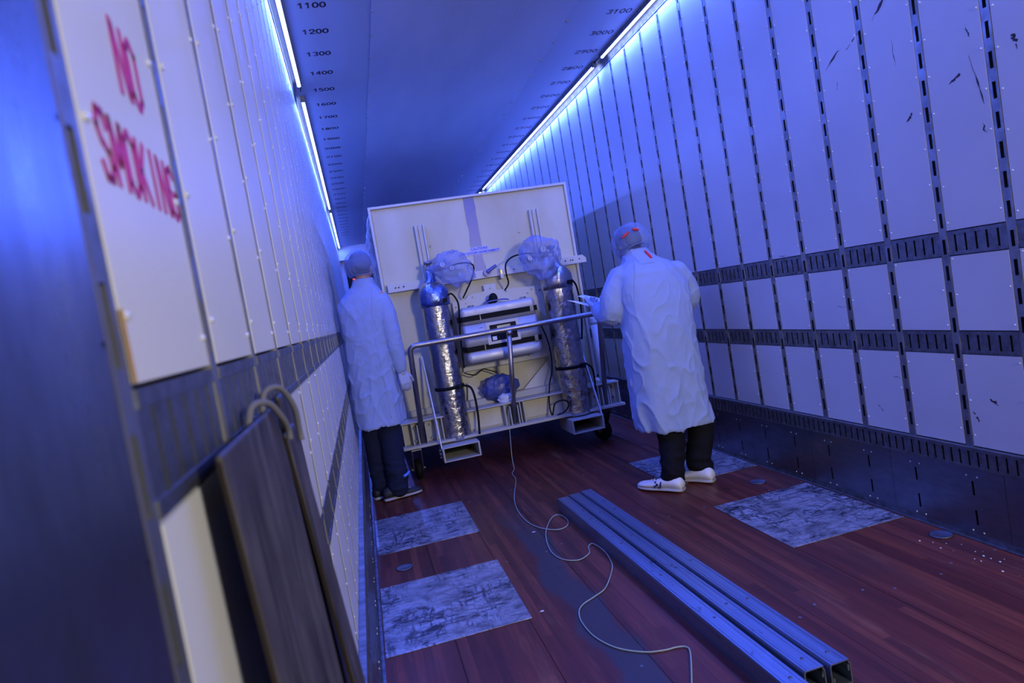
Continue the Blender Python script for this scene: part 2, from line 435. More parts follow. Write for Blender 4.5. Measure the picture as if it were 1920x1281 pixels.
# stencilled glyphs: strokes on a unit box (0..1 wide, 0..1 tall)
G = {
 '0': [[(.42,1),(.12,.82),(.0,.5),(.12,.18),(.42,0)], [(.58,1),(.88,.82),(1,.5),(.88,.18),(.58,0)]],
 '1': [[(.5,0),(.5,1)], [(.12,.78),(.36,.92)]],
 '2': [[(.05,.72),(.2,.96),(.75,1),(.95,.75),(.8,.5)], [(.62,.4),(.05,.05)], [(.2,0),(1,0)]],
 '3': [[(.1,.95),(.8,.97),(.92,.72),(.6,.54)], [(.6,.46),(.95,.28),(.8,.03),(.1,.05)]],
 '4': [[(.75,0),(.75,1)], [(.6,.95),(.02,.35),(.55,.35)]],
 '5': [[(.9,1),(.15,1),(.12,.6),(.6,.62)], [(.7,.58),(.95,.35),(.8,.02),(.08,.03)]],
 '6': [[(.85,.95),(.35,.9),(.06,.5),(.15,.1),(.42,0)], [(.58,0),(.93,.12),(.9,.45),(.3,.5)]],
 '7': [[(.05,1),(.95,1)], [(.88,.85),(.4,0)]],
 '8': [[(.42,1),(.12,.85),(.15,.6),(.42,.52)], [(.58,1),(.88,.85),(.85,.6),(.58,.52)], [(.42,.44),(.05,.3),(.08,.05),(.42,0)], [(.58,.44),(.95,.3),(.92,.05),(.58,0)]],
 '9': [[(.42,1),(.08,.88),(.1,.55),(.7,.5)], [(.58,1),(.9,.88),(.94,.5),(.65,.08),(.15,.05)]],
 'N': [[(.0,0),(.0,1)], [(.12,.95),(.88,.05)], [(1,0),(1,1)]],
 'O': [[(.42,1),(.05,.85),(.05,.15),(.42,0)], [(.58,1),(.95,.85),(.95,.15),(.58,0)]],
 'S': [[(.95,.8),(.75,1),(.25,1),(.05,.75),(.3,.55)], [(.4,.52),(.8,.42),(.95,.2),(.7,0),(.25,0),(.05,.2)]],
 'M': [[(.0,0),(.0,1),(.5,.35)], [(.5,.35),(1,1),(1,0)]],
 'K': [[(.05,0),(.05,1)], [(.95,1),(.25,.5),(.95,0)]],
 'I': [[(.5,0),(.5,1)]],
 'G': [[(.95,.85),(.6,1),(.15,.9),(.05,.5),(.15,.1),(.42,0)], [(.58,0),(.95,.1),(.95,.48),(.6,.48)]],
}
def stencil(text, U, V, origin, wid, hei, gap, sw, nrm, th=.0006):
    """flat stroked text. U right, V up, origin lower left; letters become thin prisms standing th off the surface"""
    mb = MB(); U = Vector(U); V = Vector(V); O = Vector(origin); nv = Vector(nrm)*th; x = 0.0
    for ch in text:
        for st in G.get(ch, []):
            for (p, q) in zip(st[:-1], st[1:]):
                a = Vector((x + p[0]*wid, p[1]*hei)); b = Vector((x + q[0]*wid, q[1]*hei)); d = (b-a).normalized(); e = Vector((-d.y, d.x))*sw/2
                a = a - d*sw*.35; b = b + d*sw*.35
                mb.prism([O + U*c.x + V*c.y for c in (a-e, b-e, b+e, a+e)], nv)
        x += wid + gap
    return mb
for k in range(29):
    y = 4.045 + .347*(k)
    stencil(str(1100 + 100*k), (1, 0, 0), (0, -1, 0), (.150, y, H), .030, .060, .011, .011, (0, 0, -1)).build('printed_number', M_INK, ceiling)
for k in range(29):
    y = 4.42 + .347*k
    stencil(str(3100 - 100*k), (1, 0, 0), (0, -1, 0), (2.205, y, H), .034, .060, .014, .010, (0, 0, -1)).build('printed_number', M_INK, ceiling)
for k in range(1, 9):
    y = 4.045 - .347*k
    stencil(str(1100 - 100*k) if k < 2 else '%d' % (1100-100*k), (1, 0, 0), (0, -1, 0), (.150, y, H), .030, .060, .011, .011, (0, 0, -1)).build('printed_number', M_INK, ceiling)
    stencil(str(3100 + 100*k), (1, 0, 0), (0, -1, 0), (2.205, 4.42 - .347*k, H), .034, .060, .014, .010, (0, 0, -1)).build('printed_number', M_INK, ceiling)

# walls. d = distance from the panel face into the room
Z_T1, Z_T2, Z_T3 = (.313, .40), (.789, .880), (1.190, 1.286)
Z_TOP = 3.095
PY = [.505 + .289*n for n in range(54)]
def wall(side):
    X = (lambda d: d) if side == 'left' else (lambda d: W - d)
    w = MB().box((X(-.10), Y_REAR, 0), (X(-.045), Y_FRONT, H)).build('wall_' + side, M_DARKCAV); tag(w, kind='structure')
    hw = .018
    # posts: slotted web with two raised lips
    mb = MB(); pitch = .107; sl = .060; z = Z_T1[1] + .045
    mb.box((X(-.030), -hw, Z_T1[1]), (X(-.001), -.007, Z_TOP)); mb.box((X(-.030), .007, Z_T1[1]), (X(-.001), hw, Z_TOP))
    z0 = Z_T1[1]
    while z0 < Z_TOP:
        z1 = min(z0 + pitch - sl, Z_TOP); mb.box((X(-.012), -.007, z0), (X(-.001), .007, z1)); z0 = z1 + sl
    pm = mb.mesh('post_web', M_STEEL)
    lp = MB()
    lp.box((X(-.006), -hw-.0005, Z_T1[1]), (X(.0012), -hw+.005, Z_TOP))
    lm = lp.mesh('post_lip', M_LIP)
    for y in PY:
        p = link('slotted_post', pm, w, (0, y, 0)); link('lip', lm, p)
    # panels
    def pan(z0, z1):
        b = MB(); y0, y1 = -.1445 + hw + .0015, .1445 - hw - .0015
        c = .0015
        vs = [(X(-.006), y0, z0), (X(-.006), y1, z0), (X(-.006), y1, z1), (X(-.006), y0, z1), (X(0), y0+c, z0+c), (X(0), y1-c, z0+c), (X(0), y1-c, z1-c), (X(0), y0+c, z1-c)]
        fs = [(4,5,6,7), (0,1,5,4), (1,2,6,5), (2,3,7,6), (3,0,4,7), (3,2,1,0)]
        if side == 'left': pass
        else: fs = [f[::-1] for f in fs]
        return b.add(vs, fs).mesh('wall_panel', M_PANEL)
    ms = [pan(Z_T3[1]+.003, Z_TOP), pan(Z_T2[1]+.003, Z_T3[0]-.003), pan(Z_T1[1]+.003, Z_T2[0]-.003)]
    for y in PY[:-1]:
        for m in ms: link('wall_panel', m, w, (0, y + .1445, 0))
    # rivets
    rv = MB()
    for y in PY:
        for s in (-1, 1):
            z = Z_T1[1] + .05 + (.02 if s > 0 else 0)
            while z < Z_TOP - .02:
                if not any(a - .012 < z < b + .012 for (a, b) in (Z_T2, Z_T3)):
                    c = (0, y + s*(hw + .013), z); r = .0050; n6 = 6
                    vs = [(X(0), c[1] + r*math.cos(2*PI*k/n6), z + r*math.sin(2*PI*k/n6)) for k in range(n6)] + [(X(.0030), c[1] + r*.6*math.cos(2*PI*k/n6), z + r*.6*math.sin(2*PI*k/n6)) for k in range(n6)]
                    fs = [(k, (k+1) % n6, n6+(k+1) % n6, n6+k) for k in range(n6)] + [tuple(range(n6, 2*n6))]
                    rv.add(vs, fs, True)
                z += .145
    rv.build('rivets', M_RIVET, w)['kind'] = 'stuff'
    # horizontal slotted tracks between the posts (two mid tracks), one bay at a time
    def bay(z0, z1):
        b = MB(); y0, y1 = -.1445 + hw, .1445 - hw; dz = .014; ns = 5; sw = .009
        b.box((X(-.012), y0, z0), (X(.001), y1, z0+dz)); b.box((X(-.012), y0, z1-dz), (X(.001), y1, z1))
        pitch = .0455; e = y0
        for k in range(ns):
            c = (k - (ns-1)/2)*pitch; b.box((X(-.010), e, z0+dz), (X(-.001), c - sw/2, z1-dz)); e = c + sw/2
        b.box((X(-.010), e, z0+dz), (X(-.001), y1, z1-dz))
        return b.mesh('track_bay', M_TRACK)
    for (z0, z1) in (Z_T2, Z_T3):
        me = bay(z0, z1)
        for y in PY[:-1]: link('slotted_track', me, w, (0, y + .1445, 0))
    # bottom track: continuous and proud of the panels
    def low(y0, y1):
        z0, z1 = Z_T1; b = MB(); D = .022
        b.box((X(-.012), y0, z1-.014), (X(D), y1, z1)); b.box((X(-.012), y0, z0), (X(D), y1, z0+.010))
        e = y0; c = y0 + .02
        while c < y1:
            b.box((X(D-.010), e, z0+.010), (X(D-.003), c-.0045, z1-.014)); e = c + .0045; c += .0413
        b.box((X(D-.010), e, z0+.010), (X(D-.003), y1, z1-.014))
        b.box((X(-.012), y0, z0+.01), (X(-.010), y1, z1-.014))
        return b
    y = -.35
    while y < Y_FRONT:
        low(y + .001, min(y + 2.9, Y_FRONT)).build('lower_track', M_TRACK, w); y += 2.9
    # kick plates with keyhole slots and rivets
    kd = .010
    for i in range(len(PY)-1):
        if i % 2: continue
        y0 = PY[i] - .1445; y1 = min(y0 + .578, Y_FRONT); b = MB()
        zs = [(.062, .127), (.191, .251)]
        cs = [PY[i], PY[i] + .289]
        e = y0 + .0008
        for c in cs:
            b.box((X(0), e, .004), (X(kd), c - .005, Z_T1[0]))
            b.box((X(0), c-.005, .004), (X(kd), c+.005, zs[0][0])); b.box((X(0), c-.005, zs[0][1]), (X(kd), c+.005, zs[1][0])); b.box((X(0), c-.005, zs[1][1]), (X(kd), c+.005, Z_T1[0]))
            e = c + .005
        b.box((X(0), e, .004), (X(kd), y1 - .0008, Z_T1[0]))
        k = b.build('kick_plate', M_KICK, w)
    b = MB()
    for y in PY:
        for dy in (-.025, .025):
            for zz in (.272, .035):
                b.sphere((X(kd), y + dy, zz), (.0035, .0045, .0045), 6, 4)
    b.build('kick_plate_rivets', M_RIVET, w)['kind'] = 'stuff'
    MB().box((X(-.03), Y_REAR, .004), (X(-.02), Y_FRONT, Z_T1[0])).build('cavity_back', M_DARKCAV, w)
    # floor angle
    MB().box((X(kd), Y_REAR, 0), (X(kd+.003), Y_FRONT, .022)).box((X(kd), Y_REAR, 0), (X(kd+.020), Y_FRONT, .004)).build('floor_angle', M_TRACK, w)
    # top rail
    MB().box((X(-.012), Y_REAR, Z_TOP), (X(.006), Y_FRONT, H)).build('top_rail', M_TRACK, w)
    # plain steel door frame sheet next to the rear doorway
    MB().box((X(-.045), Y_REAR, 0), (X(.003), .478, H)).build('door_frame_sheet', M_FRAME, w)
    return w
wall_l = wall('left')
wall_r = wall('right')

# scuff marks on the right wall panels: flat smears of black paint
mb = MB(); rnd = random.Random(3)
def scuff(y0, z0, y1, z1, w):
    n = 9; pts = []
    for i in range(n):
        t = i/(n-1); pts.append((y0+(y1-y0)*t + rnd.uniform(-.004, .004), z0+(z1-z0)*t + rnd.uniform(-.004, .004), w*(.15+rnd.random())*math.sin(PI*(.08+.84*t))))
    for a, b in zip(pts[:-1], pts[1:]):
        if rnd.random() < .14: continue
        x = W - .0004
        d = Vector((b[0]-a[0], b[1]-a[1])).normalized(); e = Vector((-d.y, d.x))
        mb.add([(x, a[0]-e.x*a[2], a[1]-e.y*a[2]), (x, b[0]-e.x*b[2], b[1]-e.y*b[2]), (x, b[0]+e.x*b[2], b[1]+e.y*b[2]), (x, a[0]+e.x*a[2], a[1]+e.y*a[2])], [(0,1,2,3)])
for (y0, z0, y1, z1, w_) in ((2.76, 2.13, 2.66, 2.19, .006), (2.62, 2.17, 2.53, 2.21, .003), (2.45, 2.23, 2.31, 2.33, .008), (2.44, 2.31, 2.38, 2.35, .004), (2.03, 1.92, 1.99, 1.70, .004), (2.01, 1.66, 2.0, 1.62, .003),
                             (2.13, 1.84, 2.06, 1.87, .006), (2.34, 1.76, 2.31, 1.79, .009), (1.86, 1.93, 1.85, 1.87, .012), (2.70, 2.02, 2.695, 2.06, .003), (2.12, .61, 2.09, .59, .008), (2.20, .55, 2.18, .51, .006),
                             (2.72, .52, 2.68, .49, .003), (2.03, 2.03, 2.02, 1.98, .004), (2.60, .67, 2.55, .66, .002), (3.32, 1.30, 3.22, 1.30, .003), (2.9, 1.0, 2.8, 1.0, .002), (2.37, 2.16, 2.36, 2.0, .002)):
    scuff(y0, z0, y1, z1, w_)
mb.build('scuff_marks', M_INK, wall_r)['kind'] = 'stuff'
# magenta stencil on the near left wall panel
stencil('NO', (0, 1, 0), (0, 0, 1), (.0004, .645, 1.541), .026, .062, .010, .0082, (1, 0, 0)).build('magenta_lettering', M_PINK, wall_l)
stencil('SMOKING', (0, 1, 0), (0, 0, 1), (.0004, .555, 1.447), .0235, .053, .0082, .0072, (1, 0, 0)).build('magenta_lettering', M_PINK, wall_l)

MB().box((.0006, .5235, 1.291), (.0022, .5262, 1.345)).build('foam_panel_edge', mat('tan_foam_edge', (.42, .24, .08), .8), wall_l)
# front bulkhead with raised nose step
wf = MB().box((0, Y_FRONT, 0), (W, Y_FRONT + .05, H)).build('wall_front', M_PANEL); tag(wf, kind='structure')
MB().box((0, Y_FRONT-.25, 2.86), (W, Y_FRONT-.001, H)).build('header_panel', M_PANEL, wf)
MB().box((.10, Y_FRONT-.02, 1.2), (W-.10, Y_FRONT-.001, 2.83)).build('painted_dark_opening', M_DARKCAV, wf)  # flat dark slab standing in for the shade of an opening
MB().box((.22, Y_FRONT-.05, 2.40), (.36, Y_FRONT-.02, 2.43)).build('red_indicator', M_REDLAMP, wf)

# LED fixtures
def led(side, a, b, label):
    X = (lambda d: d) if side == 0 else (lambda d: W - d)
    r = empty('led_strip', (X(.05), (a+b)/2, 3.14), label, 'light', 'LED strips along the ceiling edges')
    L = (b-a)/2; s = 1 if side == 0 else -1
    h = MB(); h.box((-.014, -L, .012), (.014, L, .030)); h.box((s*.014, -L, -.002), (s*.016, L, .030))
    h.build('housing', M_TRACK, r)
    d = MB(); pts = []
    prof = [(-.012, .012), (-.012, 0), (-.008, -.009), (0, -.013), (.008, -.009), (.012, 0), (.012, .012)]
    vs = [(p[0], -L+.01, p[1]) for p in prof] + [(p[0], L-.01, p[1]) for p in prof]; n = len(prof)
    fs = [(i, i+1, n+i+1, n+i) for i in range(n-1)] + [tuple(range(n)), tuple(range(n, 2*n))[::-1]]
    d.add(vs, fs, False); d.build('diffuser', M_LED, r)
    MB().box((-.016, -L-.015, -.012), (.016, -L+.012, .031)).build('end_cap', M_TRACK, r); MB().box((-.016, L-.012, -.012), (.016, L+.015, .031)).build('end_cap', M_TRACK, r)
    # connecting cable to next fixture
    MB().tube([(0, L+.01, .02), (s*.006, L+.09, .012), (0, L+.17, .02)], .004, 6).build('cable', M_RUBBER, r)
for side, segs in ((0, SEG_L), (1, SEG_R)):
    nm = 'left' if side == 0 else 'right'
    for i, (a, b) in enumerate(segs[1:]):
        led(side, a, b, 'blue-white LED strip above the %s wall, %s' % ('NO SMOKING' if side == 0 else 'scuffed', ['stretch nearest the camera', 'stretch above the cream container', 'far stretch ending at the bulkhead'][i]))

# ------------------------------------------------------------ floor cover plates
def plate(x0, y0, x1, y1, label):
    o = MB().box((x0, y0, .0006), (x1, y1, .003)).build('floor_plate', M_PLATE, bevel=.001)
    tag(o, label, 'floor plate', 'scuffed metal plates let into the floor')
    sc2 = MB()
    for px in (x0+.025, x1-.025):
        for k in range(4): sc2.lathe([(.006, 0), (.005, .0015)], 8, (px, y0+.04+(y1-y0-.08)*k/3, .003))
    sc2.build('screws', M_STEEL, o)['kind'] = 'stuff'
plate(.035, 2.63, .638, 3.340, 'large scuffed metal floor plate beside the leaning dark boards')
plate(.035, 3.828, .632, 4.528, 'scuffed metal floor plate just before the shoes of the person by the left wall')
plate(1.863, 2.602, 2.460, 3.30, 'scuffed metal floor plate on open floor between the steel channels and right kick plate')
plate(1.868, 3.785, 2.465, 4.49, 'scuffed metal floor plate under the white sneakers')

# ------------------------------------------------------------ steel channels on the floor
def channel(pf, pn, label, wd=.074, ht=.075):
    """open-slotted channel from far centre pf to near centre pn"""
    pf = Vector((*pf, 0)); pn = Vector((*pn, 0)); L = (pf-pn).length; ang = math.atan2(pf.x-pn.x, pf.y-pn.y)
    r = empty('steel_channel', pn, label, 'channel', 'steel channels lying on the floor', -ang)
    t = .0035; w2 = wd/2
    prof = [(-w2, 0), (w2, 0), (w2, ht-.013), (w2-.006, ht-.006), (w2-.004, ht), (.0, ht), (-w2+.004, ht), (-w2+.001, ht-.006), (-w2, ht-.013)]
    inn = [(x*(1-2*t/wd), t + z*(1-2*t/ht)) for (x, z) in prof]
    n = len(prof); vs = []
    for y in (0, L):
        vs += [(x, y, z) for x, z in prof]; vs += [(x, y, z) for x, z in inn]
    fs = []
    for i in range(n):
        j = (i+1) % n
        fs += [(i, j, 2*n+j, 2*n+i), (n+j, n+i, 3*n+i, 3*n+j), (j, i, n+i, n+j), (2*n+i, 2*n+j, 3*n+j, 3*n+i)]
    MB().add(vs, fs).build('channel_body', M_GALV, r)
    # rolled seam ridges on top and inner lips
    MB().box((-w2+.012, .002, ht-.0002), (-w2+.0145, L-.002, ht+.0014)).box((w2-.017, .002, ht-.0002), (w2-.0145, L-.002, ht+.0014)).build('seam_ridge', M_GALV, r)
    MB().prism([(-w2+.006, .0, .012), (-w2+.012, .0, .012), (-w2+.012, 0, .028), (-w2+.006, 0, .034)], (0, L, 0)).prism([(w2-.012, 0, .04), (w2-.006, 0, .04), (w2-.006, 0, .060), (w2-.012, 0, .056)], (0, L, 0)).build('inner_lip', M_GALV, r)
    b = MB(); k = 0
    yy = .06
    while yy < L:
        b.lathe([(.0, 0), (.0055, 0), (.006, .0012), (.0, .0016)], 8, (.004, yy, ht)); yy += .42
    b.build('bolt_heads', M_TRACK, r)['kind'] = 'stuff'
channel((1.172, 3.852), (1.197, 1.64), 'leftmost of three long galvanised steel channels on the wood floor', .072)
channel((1.252, 3.872), (1.286, 1.705), 'middle galvanised steel channel lying between two others on the wood floor', .072)
channel((1.334, 3.888), (1.370, 1.698), 'rightmost of three long galvanised steel channels on the wood floor', .072)

# ------------------------------------------------------------ dark boards leaning on the left wall
def board(y0, y1, ztop, x_top, x_bot, th, label, skew=0.0):
    o = MB(); n = 5
    a = [(x_bot, y0, .002), (x_bot+th, y0, .002), (x_top+th, y0, ztop), (x_top, y0, ztop)]
    pr = [Vector(p) for p in a]
    o.prism([Vector((p.x, y0, p.z)) for p in pr], (0, y1-y0, 0))
    # y-varying top edge
    b = o.build('timber_board', M_BOARD, bevel=.004)
    tag(b, label, 'board', 'dark boards leaning on the left wall')
    e = MB(); e.prism([(x_bot+th*.2, y0-.0012, .01), (x_bot+th*.8, y0-.0012, .01), (x_top+th*.8, y0-.0012, ztop-.006), (x_top+th*.2, y0-.0012, ztop-.006)], (0, .001, 0))
    e.build('end_grain', M_BOARDEDGE, b)
    return b
b1 = board(.612, .985, 1.215, .022, .085, .007, 'wide dark weathered board nearest the camera against the left wall')
b2 = board(1.000, 1.120, 1.170, .028, .115, .008, 'narrow dark board hung from the second rope loop, beyond the wide board')
b3 = board(1.130, 1.290, 1.215, .010, .060, .008, 'thin black board furthest behind the rope loops on the left wall')
M_ROPE = mat('grey_rope', (.13, .13, .16), .8)
rp = MB().tube(catmull([(.042, .975, 1.165), (.042, .972, 1.18), (.040, .95, 1.20), (.030, .915, 1.226), (.014, .88, 1.225), (.008, .86, 1.18)], 6), .0045, 8)
tag(rp.build('rope_loop', M_ROPE), 'grey rope loop over the top edge of the wide dark board', 'rope')
rp = MB().tube(catmull([(.046, 1.08, 1.145), (.045, 1.08, 1.16), (.046, 1.06, 1.20), (.034, 1.03, 1.235), (.014, 1.0, 1.23), (.008, .985, 1.17)], 6), .0045, 8)
tag(rp.build('rope_loop', M_ROPE), 'grey rope loop holding the narrow dark board', 'rope')

# ------------------------------------------------------------ transport cart
cart = empty('transport_cart', (0, 0, 0), 'cream steel transport cart on castors with a bare pipe guard rail', 'cart')
XL, XR, YF = .335, 2.178, 5.25
b = MB()
b.box((XL, YF+.05, .315), (XR, YF+.062, .488))                 # web
b.box((XL-.006, YF-.07, .295), (XR+.010, YF+.062, .315))       # lower flange
b.box((XL, YF-.02, .488), (XR, YF+.10, .500))                  # top flange
b.build('front_channel', M_CREAM2, cart, bevel=.002)
MB().box((.70, YF+.035, .335), (1.15, YF+.050, .478)).build('front_plate', M_CREAM, cart, bevel=.002)
MB().box((1.34, YF+.035, .335), (1.60, YF+.050, .478)).build('front_plate', M_CREAM, cart, bevel=.002)
for x in (.345, .415, .60, .655, 1.17, 1.30, 1.33, 1.98, 2.06, 2.16):
    MB().box((x, YF-.03, .315), (x+.008, YF+.05, .488)).build('stiffener', M_CREAM2, cart)
for (x, z) in ((.44, .44), (.44, .34), (.57, .45), (.57, .34), (1.33, .46), (1.34, .40), (2.09, .45), (2.09, .36), (2.13, .45), (2.13, .36), (1.9, .46)):
    MB().tube([(x, YF+.05, z), (x, YF+.03, z)], .011, 6).tube([(x, YF+.03, z), (x, YF+.015, z)], .005, 6).build('bolt', M_STEEL, cart)
MB().box((XL, YF+.062, .315), (XL+.05, 7.6, .488)).build('side_beam', M_CREAM2, cart)
MB().box((XR-.05, YF+.062, .315), (XR, 7.6, .488)).build('side_beam', M_CREAM2, cart)
MB().box((XL+.05, 7.55, .315), (XR-.05, 7.6, .488)).build('rear_beam', M_CREAM2, cart)
MB().box((XL+.05, YF+.1, .486), (XR-.05, 7.55, .498)).build('deck', M_CREAM, cart)
# tilted guard rail
R0 = .021
top = lambda x: (x, 5.055, 1.095); bot = lambda x: (x, 5.262, .330)
rail = MB(); cs = []
xa, xb = .502, 2.040
for i in range(7):
    t = i/6*PI/2; cs.append(Vector((xa + .045*(1-math.sin(t)), 5.055 + .012*(1-math.cos(t)), 1.095 - .045*(1-math.cos(t)))))
cs = cs[::-1]
pL = [Vector(bot(xa-.008)), Vector(top(xa)) + Vector((0, .012, -.045))] + [c for c in cs[1:]]
pR = [Vector((xb + xa - p.x, p.y, p.z)) for p in pL][::-1]
MB().tube(pL + pR, R0, 14).build('rail_pipe', M_PIPE, cart)
MB().tube([bot(1.250), top(1.282)], R0*.95, 12).build('rail_post', M_PIPE, cart)
MB().tube([Vector(top(1.282)) + Vector((0, 0, -.045)), Vector(top(1.282)) + Vector((0,0,-.012))], R0*1.22, 12).build('weld_collar', M_PIPE, cart)
for x in (xa-.008, 1.250, xb+.008):
    u = MB(); u.box((x-.036, YF-.035, .315), (x-.028, YF+.05, .470)); u.build('post_socket', M_CREAM2, cart)
    u = MB(); u.box((x+.028, YF-.035, .315), (x+.036, YF+.05, .470)); u.build('post_socket', M_CREAM2, cart)
# cylinder shelves: open box sections with a sloping side strut
def shelf(x0, x1, sx):
    z0, z1, y0, y1, t = .165, .278, 5.06, 5.42, .008
    b = MB()
    b.box((x0, y0, z1-t), (x1, y1, z1)); b.box((x0, y0, z0), (x1, y1, z0+t)); b.box((x0, y0, z0+t), (x0+t*1.6, y1, z1-t)); b.box((x1-t*1.6, y0, z0+t), (x1, y1, z1-t))
    s = b.build('cylinder_shelf', M_CREAM2, cart, bevel=.0015)
    MB().box((x0+.03, y1-.06, z0+t), (x1-.03, y1-.05, z1-t)).build('hollow_shade_sheet', M_DARK, s)  # dark sheet imitating the shade inside the hollow shelf
    st = MB(); st.prism([(sx-.004, y0+.02, z1-.02), (sx-.004, y0+.05, z1-.02), (sx-.004, 5.46, .95), (sx-.004, 5.425, .985)], (.009, 0, 0))
    st.build('side_strut', M_ALU, cart)
    h = MB(); h.box((x0+.02, y1, z0), (x0+.05, y1+.03, .50)); h.build('hanger', M_CREAM2, cart)
    h = MB(); h.box((x1-.05, y1, z0), (x1-.02, y1+.03, .50)); h.build('hanger', M_CREAM2, cart)
    for k in range(3): MB().tube([(sx+(-.006 if sx < 1 else .006), 5.12, .20+.028*k), (sx+(-.022 if sx < 1 else .022), 5.12, .20+.028*k)], .009, 6).build('bolt', M_STEEL, cart)
shelf(.612, .905, .612)
shelf(1.668, 1.938, 1.938)
# castors
def castor(x, y, rz, r=.085):
    c = Matrix.Translation((x, y, 0)) @ Matrix.Rotation(rz, 4, 'Z')
    T = lambda p: c @ Vector(p)
    cr = MB(); cr.box((-.05, -.05, .285), (.05, .05, .295), c); cr.lathe([(.035, .262), (.035, .285)], 14, (0,0,0), M=c)
    cy = cr.box((-.040, -.035, .250), (.040, .035, .262), c).build('castor', M_STEEL, cart)
    for s in (-1, 1):
        f = MB(); f.prism([T((s*.037-.003, -.035, .252)), T((s*.037-.003, .035, .252)), T((s*.037-.003, .075, r-.02)), T((s*.037-.003, .045, r-.02))], c.to_3x3() @ Vector((.006, 0, 0)))
        f.build('fork', M_STEEL, cy)
        MB().tube([T((s*.040, .058, r)), T((s*.060, .058, r))], .012, 8).build('axle_nut', M_STEEL, cy)
    w = MB(); prof = [(.02, -.026), (r-.018, -.026), (r-.004, -.020), (r, -.008), (r, .008), (r-.004, .020), (r-.018, .026), (.02, .026)]
    M2 = c @ Matrix.Translation((0, .058, r)) @ Matrix.Rotation(PI/2, 4, 'Y')
    w.lathe(prof, 24, M=M2); w.build('wheel', M_RUBBER, cy)
castor(.43, 5.37, .05); castor(2.05, 5.32, .55, .088); castor(.43, 7.4, .3); castor(2.06, 7.4, -.2)

# ------------------------------------------------------------ shipping container on the cart
box = empty('shipping_container', (0, 0, 0), 'tall cream shipping container standing on the cart, blue film stripe down its face', 'container')
CX0, CX1, CZ0, CZ1, CY = .395, 2.084, .502, 2.236, 5.50
MB().box((CX0+.02, CY+.004, CZ0), (CX1-.02, 7.5, CZ1-.02)).build('body', M_CREAM, box, bevel=.006)
fr = .020
for (a, c) in (((CX0, CY-.022, CZ0+.02), (CX0+fr, CY+.03, CZ1)), ((CX1-fr, CY-.022, CZ0+.02), (CX1, CY+.03, CZ1))): MB().box(a, c).build('side_flange', M_WHITE, box, bevel=.002)
MB().box((CX0+fr, CY-.022, CZ1-fr), (CX1-fr, CY+.03, CZ1)).build('top_flange', M_WHITE, box, bevel=.002)
MB().box((CX0+fr, CY-.03, CZ0+.0), (CX1-fr, CY+.02, CZ0+.05)).build('bottom_flange', M_CREAM2, box, bevel=.002)
# film stripe with ragged edges
rs = random.Random(5); n = 30; L_ = []; R__ = []
for i in range(n+1):
    z = 1.60 + (2.214-1.60)*i/n
    L_.append((1.185 + .012*noise.noise(Vector((0, z*9, 0))) - .004*i/n, CY-.0012, z)); R__.append((1.268 + .014*noise.noise(Vector((5, z*9, 0))) + .004*i/n, CY-.0012, z))
mb = MB(); vs = []
for a, c in zip(L_, R__): vs += [a, c, (c[0], CY+.004, c[2]), (a[0], CY+.004, a[2])]
fs = []
for i in range(n):
    k = 4*i; fs += [(k, k+1, k+5, k+4), (k+1, k+2, k+6, k+5), (k+3, k, k+4, k+7)]
mb.add(vs, fs).build('film_stripe', M_BLUEFILM, box)
# long perforated angle bar across the face
def perf(x0, x1, holes):
    b = MB(); z0, z1 = 1.532, 1.598; y0, y1 = CY-.056, CY-.050
    e = x0
    for h in holes:
        b.box((e, y0, z0), (h-.006, y1, z1)); b.box((h-.006, y0, z0), (h+.006, y1, 1.559)); b.box((h-.006, y0, 1.571), (h+.006, y1, z1)); e = h+.006
    b.box((e, y0, z0), (x1-.03, y1, z1)); b.prism([(x1-.03, y0, z0), (x1, y0, z0), (x1, y0, z1-.028), (x1-.03, y0, z1)], (0, y1-y0, 0))
    return b.box((x0, y1, z1-.006), (x1-.03, CY+.004, z1)).box((x0, y1, 1.55), (x0+.004, CY-.04, 1.58))
perf(.44, 2.145, [.502, .528, .568, 1.50, 1.957, 2.005, 2.024, 2.084]).build('perforated_angle_bar', M_WHITE, box)
for x in (.738, 1.714):
    c = MB(); zt = 2.042; zb = 1.600
    c.box((x, CY-.048, zb), (x+.010, CY, zt)); c.box((x+.066, CY-.048, zb), (x+.076, CY, zt)); c.box((x+.010, CY-.016, zb), (x+.066, CY-.010, zt)); c.box((x+.030, CY-.034, zb), (x+.036, CY-.016, zt))
    c.build('upright_channel', M_WHITE, box, bevel=.0015)
for (x, z) in ((.845, 1.862), (1.615, 1.874)):
    MB().tube([(x, CY-.006, z), (x, CY+.002, z)], .010, 10).build('plug', M_TRACK, box)
# caution stencil
MB().box((1.165, CY-.0016, 1.768), (1.325, CY+.001, 1.800)).build('label_patch', M_LABELPATCH, box)
MB().box((1.070, CY-.0014, 1.738), (1.412, CY+.001, 1.768)).build('label_patch', M_LABELPATCH, box)
def text(body, x, y, z, size, m, parent, sx=1.0):
    cu = bpy.data.curves.new('lettering', 'FONT'); cu.body = body; cu.size = size; cu.align_x = 'CENTER'; cu.extrude = .0002; cu.offset = .0009
    o = bpy.data.objects.new('lettering', cu); COL.objects.link(o); o.rotation_euler = (PI/2, 0, 0); o.location = (x, y, z); o.scale = (sx, 1, 1)
    dg = bpy.context.evaluated_depsgraph_get(); me = bpy.data.meshes.new_from_object(o.evaluated_get(dg)); bpy.data.objects.remove(o)
    q = link('lettering', me, parent, (x, y, z), (PI/2, 0, 0)); q.scale = (sx, 1, 1)
    me.materials.clear(); me.materials.append(m); return q
text('CAUTION!', 1.245, CY-.0024, 1.774, .030, M_BLUEINK, box)
text('LOW OXYGEN ENVIRONMENT!', 1.241, CY-.0024, 1.744, .0285, M_BLUEINK, box, .86)
